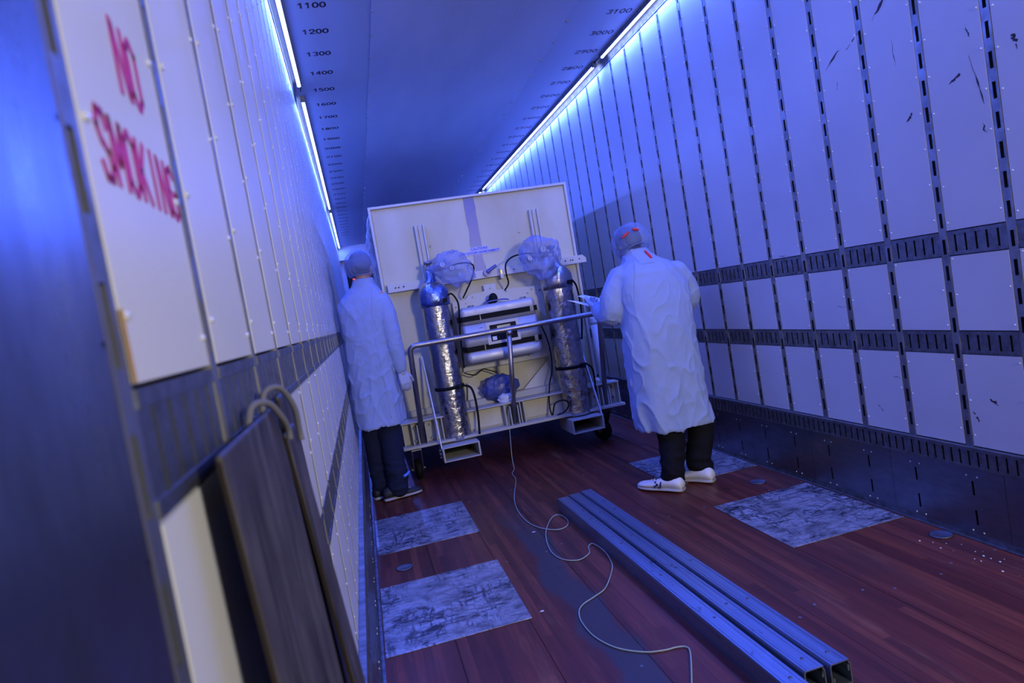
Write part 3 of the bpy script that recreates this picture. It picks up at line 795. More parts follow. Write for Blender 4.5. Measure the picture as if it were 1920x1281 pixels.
# handle on the bar
h = MB(); h.tube([(1.262, CY-.056, 1.571), (1.262, CY-.085, 1.571)], .030, 16)
h.tube(catmull([(1.262, CY-.080, 1.571), (1.30, CY-.085, 1.595), (1.345, CY-.088, 1.618)], 5), [.018]*4 + [.0145]*7, 10); h.build('lever_handle', M_BLUEFILM, box)
MB().box((1.372, CY-.075, 1.505), (1.400, CY-.050, 1.590)).build('latch_block', M_WHITE, box, bevel=.003)
MB().box((1.377, CY-.078, 1.540), (1.389, CY-.075, 1.575)).build('latch_slot', mat('brass', (.45, .30, .08), .35, 1.0), box)
# mounting plate and gussets
pp = [(.935, .80), (1.715, .80), (1.715, 1.385), (1.690, 1.400), (1.323, 1.418), (1.319, 1.476), (1.217, 1.474), (1.219, 1.425), (1.085, 1.415), (1.05, 1.385), (.935, 1.375)]
MB().prism([(x, CY-.050, z) for x, z in pp], (0, .006, 0)).build('mounting_plate', M_WHITE, box)
for (x, z) in ((.96, .84), (.96, 1.33), (1.11, 1.39), (1.40, 1.395), (1.62, 1.375), (1.69, 1.36), (1.69, .84), (1.30, .825), (1.5, .83), (1.1, .82), (1.05, 1.35), (1.58, 1.35), (1.27, 1.44), (1.12, .855)):
    MB().tube([(x, CY-.056, z), (x, CY-.050, z)], .007, 6).build('screw', M_TRACK, box)
for (x) in (.945, 1.30, 1.68):
    for z in (.86, 1.30): MB().box((x-.012, CY-.044, z-.02), (x+.012, CY+.004, z+.02)).build('standoff', M_CREAM2, box)
MB().prism([(.952, CY-.046, .70), (1.100, CY-.046, .552), (.928, CY-.046, .552)], (0, .008, 0)).build('gusset', M_WHITE, box)
MB().prism([(1.413, CY-.046, .552), (1.66, CY-.046, .757), (1.685, CY-.046, .552)], (0, .008, 0)).build('gusset', M_WHITE, box)
MB().box((.93, CY-.048, .790), (1.72, CY-.02, .80)).build('plate_foot', M_WHITE, box)
MB().box((.72, CY-.12, .500), (1.85, CY-.02, .552)).build('sill_channel', M_CREAM2, box, bevel=.002)
# crumpled white sheeting tied to the container's side
sh = MB(); nu, nv_ = 26, 26; vs = []; fs = []
for i in range(nu+1):
    for j in range(nv_+1):
        yy = CY + .06 + 1.15*i/nu; zz = 2.215 - (.42 + .10*math.sin(i*.7))*j/nv_
        bul = .022 + .030*abs(noise.noise(Vector((yy*5, zz*7, 1)))) + .018*noise.noise(Vector((yy*17, zz*19, 4)))
        vs.append((CX0 + .012 - max(.003, bul)*math.sin(PI*min(1, j/nv_*1.1+.05)), yy, zz))
for i in range(nu):
    for j in range(nv_): k = i*(nv_+1)+j; fs.append((k, k+1, k+nv_+2, k+nv_+1))
sh.add(vs, fs, True).build('polythene_sheet', M_SHEET, box)

# ------------------------------------------------------------ aluminium case strapped to the plate
case = empty('aluminium_case', (0, 0, 0), 'silver-grey rounded case with two black straps on the container face', 'case')
KX0, KX1, KZ0, KZ1, KY0, KY1 = .955, 1.572, .862, 1.312, 5.215, 5.444
seam1, seam2 = 1.170, .955
def shell(z0, z1, nm, rt=0, rb=0):
    o = MB().box((KX0, KY0, z0), (KX1, KY1, z1)).build(nm, M_ALU, case)
    md = o.modifiers.new('b', 'BEVEL'); md.width = .030; md.segments = 5; md.limit_method = 'ANGLE'; return bake(o)
def rshell(z0, z1, nm, rt, rb):
    """box with rounded vertical edges; top/bottom rounded when rt/rb"""
    r = .035; prof = []
    if rb: prof += [(z0 + r*(1-math.sin(a)), r*(1-math.cos(a))) for a in [PI/2 - i*PI/8*.999 for i in range(4)]][::1]
    levels = []
    K = 5
    if rb: levels += [(z0 + r*(1-math.cos(PI/2*i/K)), r*(1-math.sin(PI/2*i/K))) for i in range(K)]
    levels += [(z0 if not rb else z0+r, 0), (z1 if not rt else z1-r, 0)]
    if rt: levels += [(z1 - r + r*math.sin(PI/2*i/K), r*(1-math.cos(PI/2*i/K))) for i in range(1, K+1)]
    vs = []; m = 4*(K+1)
    for (z, ins) in levels:
        for cx_, cy_, a0 in ((KX1, KY1, 0), (KX0, KY1, PI/2), (KX0, KY0, PI), (KX1, KY0, 3*PI/2)):
            sx_ = 1 if cx_ == KX1 else -1; sy_ = 1 if cy_ == KY1 else -1; rr = r
            ox, oy = cx_ - sx_*rr, cy_ - sy_*rr
            for i in range(K+1):
                a = a0 + PI/2*i/K; vs.append((ox + (rr-ins)*math.cos(a), oy + (rr-ins)*math.sin(a), z))
    fs = []
    for l in range(len(levels)-1):
        for k in range(m): fs.append((l*m+k, l*m+(k+1) % m, (l+1)*m+(k+1) % m, (l+1)*m+k))
    o = MB().add(vs, fs, True); nL = len(levels)
    o.f += [tuple(range(m))[::-1], tuple((nL-1)*m + k for k in range(m))]; o.sm += [False, False]
    return o.build(nm, M_ALU, case)
rshell(seam1+.003, KZ1, 'lid', True, False); rshell(seam2+.003, seam1, 'middle_shell', False, False); rshell(KZ0, seam2, 'lower_shell', False, True)
for (z, dz) in ((1.222, .021), (.958+.02, .020)):
    s = MB(); t = .004
    s.box((KX0-.004, KY0-t, z-dz), (KX1+.004, KY0+.0, z+dz)); s.box((KX0-.006, KY0-t, z-dz), (KX0+.001, KY1+.008, z+dz)); s.box((KX1-.001, KY0-t, z-dz), (KX1+.006, KY1+.008, z+dz))
    st = s.build('strap', M_BLACK, case)
    MB().box((KX1-.055, KY0-.010, z-dz-.004), (KX1-.025, KY0-.004, z+dz+.004)).build('buckle', M_LIP, st, bevel=.001)
    MB().box((KX0+.145, KY0-.007, z-dz-.003), (KX0+.152, KY0-.004, z+dz+.003)).build('keeper', M_LIP, st)
f = MB(); wx0, wx1, wz0, wz1 = 1.135, 1.405, .990, 1.165; y0, y1 = KY0-.006, KY0
f.box((wx0, y0, wz0), (wx0+.028, y1, wz1)); f.box((wx1-.022, y0, wz0), (wx1, y1, wz1)); f.box((wx0+.028, y0, wz1-.022), (wx1-.022, y1, wz1)); f.box((wx0+.028, y0, wz0), (wx1-.022, y1, wz0+.022))
f.build('window_frame', M_WHITE, case)
gz = MB().box((wx0+.028, KY0-.002, wz0+.022), (wx1-.022, KY0+.0005, wz1-.022)).build('display_window', M_GLASS, case)
MB().box((wx0+.040, KY0-.0035, wz0+.030), (wx0+.075, KY0-.002, wz0+.060)).build('paper_tag', M_PAPER, case)
MB().box((wx0+.09, KY0-.0035, wz1-.075), (wx0+.20, KY0-.002, wz1-.035)).build('instrument', M_TRACK, case)
lb = MB().box((1.075, KY0-.0012, 1.105), (1.118, KY0, 1.150)).build('sticker', M_LABELPATCH, case)
MB().box((1.080, KY0-.002, 1.134), (1.112, KY0-.0012, 1.140)).build('sticker_line', M_BLUEINK, lb)
for x in (1.06, 1.50): MB().tube([(x-.025, KY0+.10, KZ1+.004), (x+.025, KY0+.10, KZ1+.004)], .009, 8).build('hinge', M_LIP, case)
k = MB(); k.sphere((1.262, KY0+.135, KZ1+.040), (.038, .03, .045), 12, 8).sphere((1.245, KY0+.12, KZ1+.020), (.05, .03, .022), 12, 8).build('rubber_grip', M_RUBBER, case)
MB().tube(catmull([(1.17, KY0+.10, KZ1+.010), (1.22, KY0+.09, KZ1+.02), (1.32, KY0+.09, KZ1+.022), (1.38, KY0+.10, KZ1+.012)], 5), .006, 8).build('carry_handle', M_BLUEFILM, case)

# ------------------------------------------------------------ gas cylinders in foil
def cylinder(cx, cy, z0, zs, r, label, seed, lean=0.0):
    t = empty('gas_cylinder', (cx, cy, z0), label, 'gas cylinder', 'foil-wrapped gas cylinders on the cart shelves')
    Hs = zs - z0; prof = [(r*.80, .0), (r*.97, .012)]
    nz = 80
    for i in range(1, nz): prof.append((r, .012 + (Hs - .10 - .012)*i/nz))
    for i in range(1, 9):
        a = PI/2*i/8; prof.append((r*(.28 + .72*math.cos(a)), Hs - .10 + .10*math.sin(a)))
    def fn(th, z, rr):
        c = Vector((math.cos(th)*1.2, math.sin(th)*1.2, z*9 + seed)); k = .0045 if z < .45 else .0025
        if seed > 5: k = .006
        a = 1 - abs(noise.noise(c*3.0)); b_ = noise.noise(Vector((math.cos(th)*2.5, math.sin(th)*2.5, z*(22 if z < .5 else 5) + seed*3)))
        return rr + k*(a**3) + k*.6*b_ - k*.5
    MB().lathe(prof, 96, fn=fn).build('foil_wrap', M_FOIL, t)
    MB().lathe([(.030, 0), (.030, .04), (.022, .05), (.022, .09), (.030, .095), (.030, .12), (.016, .125), (.016, .145), (.034, .150), (.034, .172), (.010, .175)], 14, (0, 0, Hs-.012)).build('valve', M_STEEL, t)
    for zz in (.43, 1.12):
        s = MB(); zz = zz - (.0 if seed < 5 else .02)
        s.lathe([(r+.004, -.013), (r+.008, -.012), (r+.008, .012), (r+.004, .013)], 40, (0, 0, zz)).build('strap', M_BLACK, t)
        bk = MB().box((.5*r, -r-.014, zz-.017), (.5*r+.03, -r*.72, zz+.017)).build('buckle', M_RUBBER, t)
    return t
cl = cylinder(.775, 5.285, .279, 1.565, .112, 'left foil-wrapped gas cylinder with blue reflected light coloured into its foil shoulder', 1)
cr = cylinder(1.795, 5.270, .279, 1.540, .120, 'right foil-wrapped gas cylinder with a round pressure gauge', 8)
# regulators with gauges
def gauge(parent, c, r, nm='gauge', face=(0, -1, 0)):
    M = Matrix.Translation(c) @ Vector(face).to_track_quat('Z', 'Y').to_matrix().to_4x4()
    g = MB().lathe([(r*.9, -.03), (r, -.025), (r, .0), (r*.86, .004), (r*.84, -.002)], 24, M=M).build(nm, M_TRACK, parent)
    MB().lathe([(r*.84, -.004), (r*.84, -.001)], 24, M=M).build('dial', M_PAPER, g)
    n = MB(); n.box((-.0015, -r*.5, -.001), (.0015, r*.6, .001), M); n.build('needle', M_INK, g)
    return g
rg = MB().tube([(.03, -.02, 1.375), (.17, -.05, 1.385)], .024, 10).tube([(.13, -.05, 1.385), (.13, -.05, 1.44)], .010, 8).build('regulator', M_LIP, cl)
gauge(rg, (.10, -.085, 1.40), .024); gauge(rg, (.17, -.085, 1.36), .022)
rg = MB().tube([(-.0, -.02, 1.35), (-.19, -.05, 1.36)], .024, 10).tube([(-.12, -.05, 1.36), (-.12, -.08, 1.40)], .010, 8).build('regulator', M_LIP, cr)
gauge(rg, (-.118, -.175, 1.392), .030); gauge(rg, (-.21, -.07, 1.34), .022)
def hose(name, pts, r, m, label, cat='hose', parent=None, seg=7):
    o = MB().tube(catmull(pts, seg), r, 8).build(name, m, parent)
    if label: tag(o, label, cat)
    return o
hose('gas_hose', [(.93, 5.235, 1.655), (1.00, 5.20, 1.665), (1.081, 5.2, 1.659), (1.118, 5.2, 1.624), (1.095, 5.22, 1.542), (1.043, 5.30, 1.444), (1.031, 5.44, 1.399)], .0065, M_RUBBER, 'thin black hose looping from the left cylinder regulator')
hose('gas_hose', [(1.62, 5.22, 1.650), (1.566, 5.22, 1.665), (1.452, 5.22, 1.656), (1.39, 5.24, 1.609), (1.384, 5.26, 1.523), (1.403, 5.32, 1.454), (1.392, 5.44, 1.405)], .0065, M_RUBBER, 'thin black hose looping from the right cylinder regulator')
hose('strap_tail', [(1.905, 5.20, 1.395), (1.935, 5.2, 1.34), (1.945, 5.2, 1.20), (1.935, 5.2, 1.061), (1.915, 5.22, .90)], .008, M_BLACK, 'black strap tail hanging from the right cylinder upper strap', 'strap')
hose('strap_tail', [(1.900, 5.19, .700), (1.948, 5.19, .655), (1.962, 5.2, .58), (1.955, 5.2, .47), (1.95, 5.24, .40)], .008, M_BLACK, 'black strap tail hanging from the right cylinder lower strap', 'strap')
hose('strap_tail', [(.885, 5.25, .705), (.935, 5.24, .68), (.952, 5.22, .60), (.950, 5.20, .459), (.932, 5.17, .31)], .009, M_BLACK, 'black strap tail hanging from the left cylinder lower strap', 'strap')
hose('strap_tail', [(.875, 5.22, 1.430), (.915, 5.24, 1.44), (.955, 5.26, 1.36), (.945, 5.28, 1.227), (.930, 5.3, 1.053), (.920, 5.3, .837)], .007, M_BLACK, 'black strap tail hanging from the left cylinder upper strap', 'strap')
hose('cable', [(1.60, 5.40, 1.10), (1.638, 5.37, 1.041), (1.666, 5.35, .877), (1.654, 5.33, .697), (1.60, 5.30, .571), (1.555, 5.24, .42), (1.545, 5.165, .34), (1.58, 5.15, .43), (1.66, 5.16, .44), (1.70, 5.17, .40), (1.65, 5.16, .345), (1.585, 5.15, .335)], .006, M_RUBBER, 'black cable coiled beside the foot of the right cylinder', 'cable')
hose('cable', [(.93, 5.42, .785), (1.01, 5.38, .757), (1.08, 5.40, .79), (1.13, 5.42, .775), (1.20, 5.40, .74)], .005, M_RUBBER, 'short black cable drooping under the silver case', 'cable')

# ------------------------------------------------------------ crinkled bags
def bag(name, c, r, m, label, seed, amp=.25, fr_=1.0, cat='plastic bag', shape=None):
    mb = MB().sphere((0, 0, 0), r, 64, 40); vs = []
    R_ = Vector(r)
    for v in mb.v:
        v = Vector(v); q = Vector((v.x/R_.x, v.y/R_.y, v.z/R_.z))
        a = (1-abs(noise.noise(q*1.7*fr_ + Vector((seed, 0, 0)))))**2 - .55
        b_ = (1-abs(noise.noise(q*4.3*fr_ + Vector((0, seed, 0)))))**3 - .4
        k = 1 + amp*.55*a + amp*.16*b_ + amp*.35*noise.noise(q*1.3 + Vector((0, 0, seed))) + amp*.05*noise.noise(q*11)
        w = v*k
        if shape: w = shape(w, q)
        vs.append(tuple(w))
    mb.v = vs; o = mb.build(name, m, None, c)
    return tag(o, label, cat)
bag('plastic_bag', (.935, 5.175, 1.63), (.150, .10, .135), M_BAG, 'clear crinkled plastic bag over the left cylinder regulator', 2.3, .55,
    shape=lambda w, q: Vector((w.x + max(0, -q.z)*.06, w.y, w.z)))
bag('plastic_bag', (1.655, 5.150, 1.635), (.165, .10, .135), M_BAG, 'clear crinkled plastic bag with the pressure gauge behind it, right cylinder', 7.7, .6,
    shape=lambda w, q: Vector((w.x*(1 - .35*max(0, -q.z)) + max(0, -q.z)*.02, w.y, w.z*(1.5 if q.z < 0 else 1.0))))
bag('plastic_bag', (1.195, 5.37, .615), (.150, .07, .110), M_WRAPBAG, 'dark blue plastic bag bundled below the silver case', 4.1, .35)
bag('plastic_bag', (1.215, 5.295, .525), (.065, .045, .045), M_SHEET, 'small pale knotted bag end under the dark blue bag', 9.1, .5)
# foil over both cylinder shoulders; the left one's blue is painted reflected light
def shoulder(parent, z, r, m, seed):
    prof = [(r*1.06, -.10), (r*1.08, -.05), (r*1.07, 0), (r*.98, .035), (r*.80, .065), (r*.55, .09), (r*.38, .12), (r*.34, .16), (r*.30, .19)]
    def fn(th, zz, rr): return rr*(1 + .07*noise.noise(Vector((math.cos(th)*3, math.sin(th)*3, zz*22+seed))) + .03*(1-abs(noise.noise(Vector((math.cos(th)*6, math.sin(th)*6, zz*10+seed))))))
    MB().lathe(prof, 56, (0, 0, z), fn=fn).build('foil_cover', m, parent)
shoulder(cl, 1.185, .112, M_FOIL_BLUELIGHT, 2); shoulder(cr, 1.165, .120, M_FOIL, 6)

# white plastic tube standing on the cart end
t = empty('plastic_tube', (2.085, 5.335, .502), 'white capped plastic tube standing behind the right end of the rail', 'tube')
MB().lathe([(.030, 0), (.033, .50)], 20).build('tube_body', M_PLASTICW, t)
MB().lathe([(.037, .50), (.038, .515), (.036, .52), (.036, .548), (.033, .555)], 20).build('cap', M_PLASTICW, t)

# ------------------------------------------------------------ cord on the floor
cp = [(1.216, 5.262, .47), (1.19, 5.21, .34), (1.17, 5.17, .22), (1.15, 5.13, .08), (1.135, 5.05, .0045), (1.091, 4.931, .0045), (1.072, 4.731, .0045), (.962, 4.317, .0045), (.917, 4.035, .0045), (.915, 3.794, .0045), (.951, 3.635, .0045), (1.022, 3.54, .0045), (1.085, 3.55, .0045), (1.122, 3.634, .0045), (1.120, 3.740, .0045), (1.085, 3.775, .0045), (1.017, 3.672, .0060), (.946, 3.485, .0085), (.908, 3.268, .0045), (.925, 3.13, .0045), (.99, 3.065, .0045), (1.064, 3.11, .0045), (1.089, 3.19, .0045), (1.123, 3.217, .0045), (1.138, 3.097, .0045), (1.123, 2.973, .0045), (1.092, 2.872, .0045), (.998, 2.712, .0045), (.926, 2.658, .0045), (.863, 2.621, .0045), (.825, 2.571, .0045), (.805, 2.479, .0045), (.811, 2.348, .0045), (.854, 2.234, .0045), (.929, 2.159, .0045), (.995, 2.134, .0045), (1.040, 2.130, .0045), (1.069, 2.115, .0045), (1.063, 2.073, .0045), (.985, 1.919, .0045), (.921, 1.803, .0045), (.87, 1.6, .0045)]
hose('cord', cp, .0027, mat('grey_cord', (.34, .42, .36), .5), 'thin grey cord snaking over the wood floor from under the cart', 'cord', seg=8)
# specks of litter
for (x, y, s, lab) in ((.905, 3.60, .010, 'tiny white paper scrap beside the cord and far floor plate'), (.690, 2.665, .009, 'tiny white paper scrap beside the large left floor plate')):
    o = MB().prism([(x-s, y-s*.3, .0008), (x+s, y-s*.6, .0008), (x+s*.8, y+s*.5, .0008), (x-s*.6, y+s*.4, .0008)], (0, 0, .001)).build('paper_scrap', M_PAPER)
    tag(o, lab, 'scrap')
rd = random.Random(11); mb = MB()
for k in range(26):
    x = 2.40 + rd.uniform(-.10, .06); y = 2.25 + rd.uniform(-.45, .12); s = rd.uniform(.001, .004)
    mb.sphere((x, y, s*.6), (s, s*1.3, s*.6), 6, 4)
tag(mb.build('debris', M_PAPER), 'small pale crumbs of debris along the right kick plate', 'debris', kind='stuff')

# ------------------------------------------------------------ people
def chain(mb, pts, rs, n=12):
    """round limb through pts with radii rs, rounded ends (pieces are fused by the remesh)"""
    P = catmull(pts, 5); m = len(P)-1; k = len(pts)-1; R2 = []
    for i in range(m+1):
        t = i/m*k; j = min(int(t), k-1); f_ = t-j; R2.append(rs[j]*(1-f_) + rs[j+1]*f_)
    mb.tube(P, R2, n); mb.sphere(P[0], rs[0], n, 8); mb.sphere(P[-1], rs[-1], n, 8)
def rings(mb, rr, n=40, p=2.4):
    """closed body of superelliptic rings: (z, cx, cy, hw, hd, twist)"""
    vs = []
    for (z, cx, cy, hw, hd, tw) in rr:
        for k in range(n):
            t = 2*PI*k/n; c, s_ = math.cos(t), math.sin(t)
            x = hw*abs(c)**(2/p)*(1 if c >= 0 else -1); y = hd*abs(s_)**(2/p)*(1 if s_ >= 0 else -1)
            vs.append((cx + x*math.cos(tw) - y*math.sin(tw), cy + x*math.sin(tw) + y*math.cos(tw), z))
    m = len(rr); fs = []
    for i in range(m-1):
        for k in range(n): fs.append((i*n+k, i*n+(k+1) % n, (i+1)*n+(k+1) % n, (i+1)*n+k))
    fs += [tuple(range(n))[::-1], tuple((m-1)*n+k for k in range(n))]
    mb.add(vs, fs, True)
def lerp_rings(rr, k=4):
    out = []
    for i in range(len(rr)-1):
        for s_ in range(k):
            t = s_/k; t2 = t*t*(3-2*t)*.5 + t*.5
            out.append(tuple([rr[i][0]*(1-t)+rr[i+1][0]*t] + [rr[i][j]*(1-t2)+rr[i+1][j]*t2 for j in range(1, 6)]))
    return out + [rr[-1]]
def hand(mb, wrist, d, nrm, side, curl=.35, g=0.0, s=1.0):
    """palm and five fingers. d: pointing direction, nrm: palm normal, side: +1/-1 which way the thumb sits"""
    d = Vector(d).normalized(); nrm = Vector(nrm); nrm = (nrm - d*nrm.dot(d)).normalized(); a = d.cross(nrm)*side
    w = Vector(wrist)
    for u in (-.026, -.009, .009, .026):
        chain(mb, [w + a*u*.6, w + d*.045*s + a*u, w + d*.088*s + a*u*1.05], [.016+g, .0145+g, .0115+g], 8)
    for i, (u, L) in enumerate(((.030, .070), (.010, .080), (-.010, .075), (-.029, .058))):
        b = w + d*.086*s + a*u; pts = [b]; ang = 0; dd = d
        for seg in (.45, .31, .24):
            ang += curl*(1 + .15*i); v = d*math.cos(ang) + nrm*math.sin(ang); pts.append(pts[-1] + v*L*seg*s)
        chain(mb, pts, [.0098+g, .0090+g, .0082+g, .0070+g], 8)
    b = w + d*.028*s + a*.026
    v = (d*.62 + a*.70 + nrm*.28).normalized(); v2 = (d*.85 + a*.35 + nrm*.45).normalized()
    chain(mb, [b, b + v*.038*s, b + v*.038*s + v2*.030*s, b + v*.038*s + v2*.055*s], [.0140+g, .0112+g, .0100+g, .0080+g], 8)
def head(mb, c, fwd, up, s=1.0):
    """head with face: M maps local (x right, y forward, z up)"""
    f_ = Vector(fwd).normalized(); u = Vector(up); u = (u - f_*u.dot(f_)).normalized(); r = f_.cross(u)
    M = Matrix((r, f_, u)).transposed(); c = Vector(c)
    T = lambda x, y, z: c + M @ Vector((x*s, y*s, z*s))
    M4 = M.to_4x4()
    mb.sphere(c + M @ Vector((0, -.010*s, .018*s)), (.076*s, .096*s, .098*s), 28, 18, M4)
    mb.sphere(c + M @ Vector((0, .018*s, -.045*s)), (.058*s, .070*s, .072*s), 24, 14, M4)
    mb.sphere(c + M @ Vector((0, .060*s, -.098*s)), (.026*s, .022*s, .018*s), 12, 8, M4)          # chin
    chain(mb, [T(0, .088, .012), T(0, .108, -.022), T(0, .112, -.032)], [.009*s, .012*s, .013*s], 8)  # nose
    for sx in (-1, 1):
        mb.sphere(c + M @ Vector((sx*.013*s, .100*s, -.034*s)), .009*s, 8, 6)
        mb.sphere(c + M @ Vector((sx*.078*s, -.004*s, -.014*s)), (.009*s, .019*s, .031*s), 10, 8, M4)  # ears
        chain(mb, [T(sx*.014, .088, .022), T(sx*.032, .085, .027), T(sx*.050, .070, .020)], [.008*s, .009*s, .007*s], 8)  # brow
        mb.sphere(c + M @ Vector((sx*.040*s, .070*s, -.035*s)), (.020*s, .014*s, .016*s), 10, 8, M4)
    chain(mb, [T(-.024, .083, -.064), T(0, .094, -.062), T(.024, .083, -.064)], [.005*s, .0065*s, .005*s], 8)
    chain(mb, [T(-.020, .082, -.073), T(0, .092, -.075), T(.020, .082, -.073)], [.005*s, .0075*s, .005*s], 8)
    return T, M4
def open_hem(o, z, dz=.02):
    bm = bmesh.new(); bm.from_mesh(o.data); bm.normal_update()
    bmesh.ops.delete(bm, geom=[f_ for f_ in bm.faces if f_.normal.z < -.75 and f_.calc_center_median().z < z + dz], context='FACES')
    bm.to_mesh(o.data); bm.free(); o.data.polygons.foreach_set('use_smooth', [True]*len(o.data.polygons)); o.data.update()
def ridge(q): return (1 - abs(noise.noise(q)))
def coat_wrinkles(seed, cx, cy, hem, amp=1.0):
    S = Vector((seed, seed*1.7, 0))
    def fn(co, n):
        q1 = Vector((co.x*7 + co.z*2.6, co.y*7, co.z*2.4 - co.x*1.2)) + S
        q2 = Vector((co.x*11 - co.z*5.5, co.y*11, co.z*4.2 + co.x*3)) + S*2
        q3 = Vector((co.x*16, co.y*16, co.z*11)) + S*3
        low = smoothstep(1.35, .6, co.z)
        a = (ridge(q1)**9)*.012*(.35 + .65*low) + (ridge(q2)**10)*.0085*(.5+.5*low) + (ridge(q3)**4)*.0022
        th = math.atan2(co.y-cy, co.x-cx); hf = smoothstep(1.0, hem, co.z)
        b = .008*hf*math.sin(th*5 + 2*noise.noise(Vector((th*1.5, co.z*2, seed)))) + .0025*hf*math.sin(th*11 + seed)
        return amp*(a - .004 + b)
    return fn
def make_coat(parent, m, rr, sleeves, hem, seed, cx, cy, name='lab_coat', vox=.0075):
    mb = MB(); rings(mb, lerp_rings(rr, 3)); 
    for pts, rs in sleeves: chain(mb, pts, rs, 18)
    o = mb.build(name, m, parent); remesh(o, vox, 8, .6); displace(o, coat_wrinkles(seed, cx, cy, hem)); open_hem(o, hem)
    bm = bmesh.new(); bm.from_mesh(o.data)
    # cuffs and neck stay closed; slight thickness at the hem
    bm.to_mesh(o.data); bm.free()
    return o
def rel(o, root):
    """o was built in world coordinates; parent to root keeping place"""
    o.parent = root; o.matrix_parent_inverse = root.matrix_world.inverted(); return o
def shoe(heel, toe, m_up, m_sole, parent, w=.050, h=.085, stripes=None, z0=.0):
    heel = Vector((*heel, z0)); toe = Vector((*toe, z0)); d = (toe-heel); L = d.length; d.normalize(); r = Vector((d.y, -d.x, 0))
    st = [(0, .55, .72), (.03, .74, .88), (.12, .84, 1.0), (.28, .80, 1.0), (.42, .84, .86), (.58, .98, .66), (.74, 1.0, .56), (.88, .86, .50), (.96, .60, .42), (1.0, .30, .30)]
    n = 20
    def loft(zf, sc_, zlo):
        vs = []
        for (t, ww, hh) in st:
            c = heel + d*L*t
            for k in range(n):
                a = 2*PI*k/n; x = w*ww*sc_*math.cos(a); z = math.sin(a)
                zz = zlo + (zf(hh) - zlo)*(.5 + .5*z) if True else 0
                vs.append(c + r*x*(1 if z < .2 else (1 - .35*(z-.2))) + Vector((0, 0, zz)))
        fs = []
        for i in range(len(st)-1):
            for k in range(n): fs.append((i*n+k, i*n+(k+1) % n, (i+1)*n+(k+1) % n, (i+1)*n+k))
        fs += [tuple(range(n))[::-1], tuple((len(st)-1)*n+k for k in range(n))]
        return MB().add(vs, fs, True)
    up = loft(lambda hh: h*1.15*hh, 1.0, .018).build('shoe', m_up, parent)
    sl = loft(lambda hh: .030, 1.06, .002).build('sole', m_sole, up)
    if stripes:
        sd = 1 if stripes[0] > 0 else -1
        for t in (.40, .52):
            b = MB(); c = heel + d*L*t
            b.prism([c + r*sd*w*.90 + Vector((0,0,.028)), c + d*.010 + r*sd*w*.90 + Vector((0,0,.028)), c + d*.004 + r*sd*w*.66 + Vector((0,0,.066)), c - d*.006 + r*sd*w*.66 + Vector((0,0,.066))], r*sd*.006).build('stripe', M_STRIPE, up)
        c = heel + d*L*.46
        MB().prism([c + r*sd*w*.88 + Vector((0,0,.040)), c + d*.014 + r*sd*w*.88 + Vector((0,0,.040)), c + d*.012 + r*sd*w*.80 + Vector((0,0,.056)), c + r*sd*w*.80 + Vector((0,0,.056))], r*sd*.006).build('patch', M_STRIPE, up)
        for t in (.46, .53, .60, .67):
            c = heel + d*L*t; hz = h*(.96 - (t-.42)*1.1)
            MB().tube([c + r*.020 + Vector((0,0,hz-.004)), c + Vector((0,0,hz+.003)), c - r*.020 + Vector((0,0,hz-.004))], .003, 6).build('lace', M_STRIPE if t < .6 else M_SOLE, up)
    return up
def cap(parent, c, r, fwd, up, seed, tilt=0):
    f_ = Vector(fwd).normalized(); u = Vector(up); u = (u - f_*u.dot(f_)).normalized(); rr = f_.cross(u)
    M = Matrix((rr, f_, u)).transposed()
    mb = MB().sphere((0, 0, 0), (1, 1, 1), 72, 40); vs = []
    for v in mb.v:
        v = Vector(v); th = math.atan2(v.y, v.x)
        k = 1 + .07*noise.noise(v*2.2 + Vector((seed, 0, 0))) + .045*(ridge(v*3.5 + Vector((seed, 2, 0)))**4 - .3) + .022*math.sin(th*22 + 2*noise.noise(v*3))*smoothstep(.5, -.55, v.z)
        z = v.z
        if z < -.68: z = -.68 - (z+.68)*.05; k *= max(.05, 1 - (-.68 - v.z)*1.9)
        w = Vector((v.x*k*r[0], v.y*k*r[1], z*k*r[2] if v.z > -.68 else z*r[2]))
        vs.append(tuple(Vector(c) + M @ w))
    mb.v = vs; o = mb.build('bouffant_cap', M_CAP, parent)
    pts = [Vector(c) + M @ Vector((math.cos(a)*r[0]*.70, math.sin(a)*r[1]*.70, -.70*r[2])) for a in [2*PI*i/40 for i in range(40)]]
    MB().tube(pts, .0028, 6, closed=True).build('elastic_band', M_CAP, o)
    return o
def person(base, label, build):
    root_me = None
    root = build(); root.location = (0, 0, 0); root.name = 'person'; tag(root, label, 'person', 'people in white coats and hair caps')
    return root

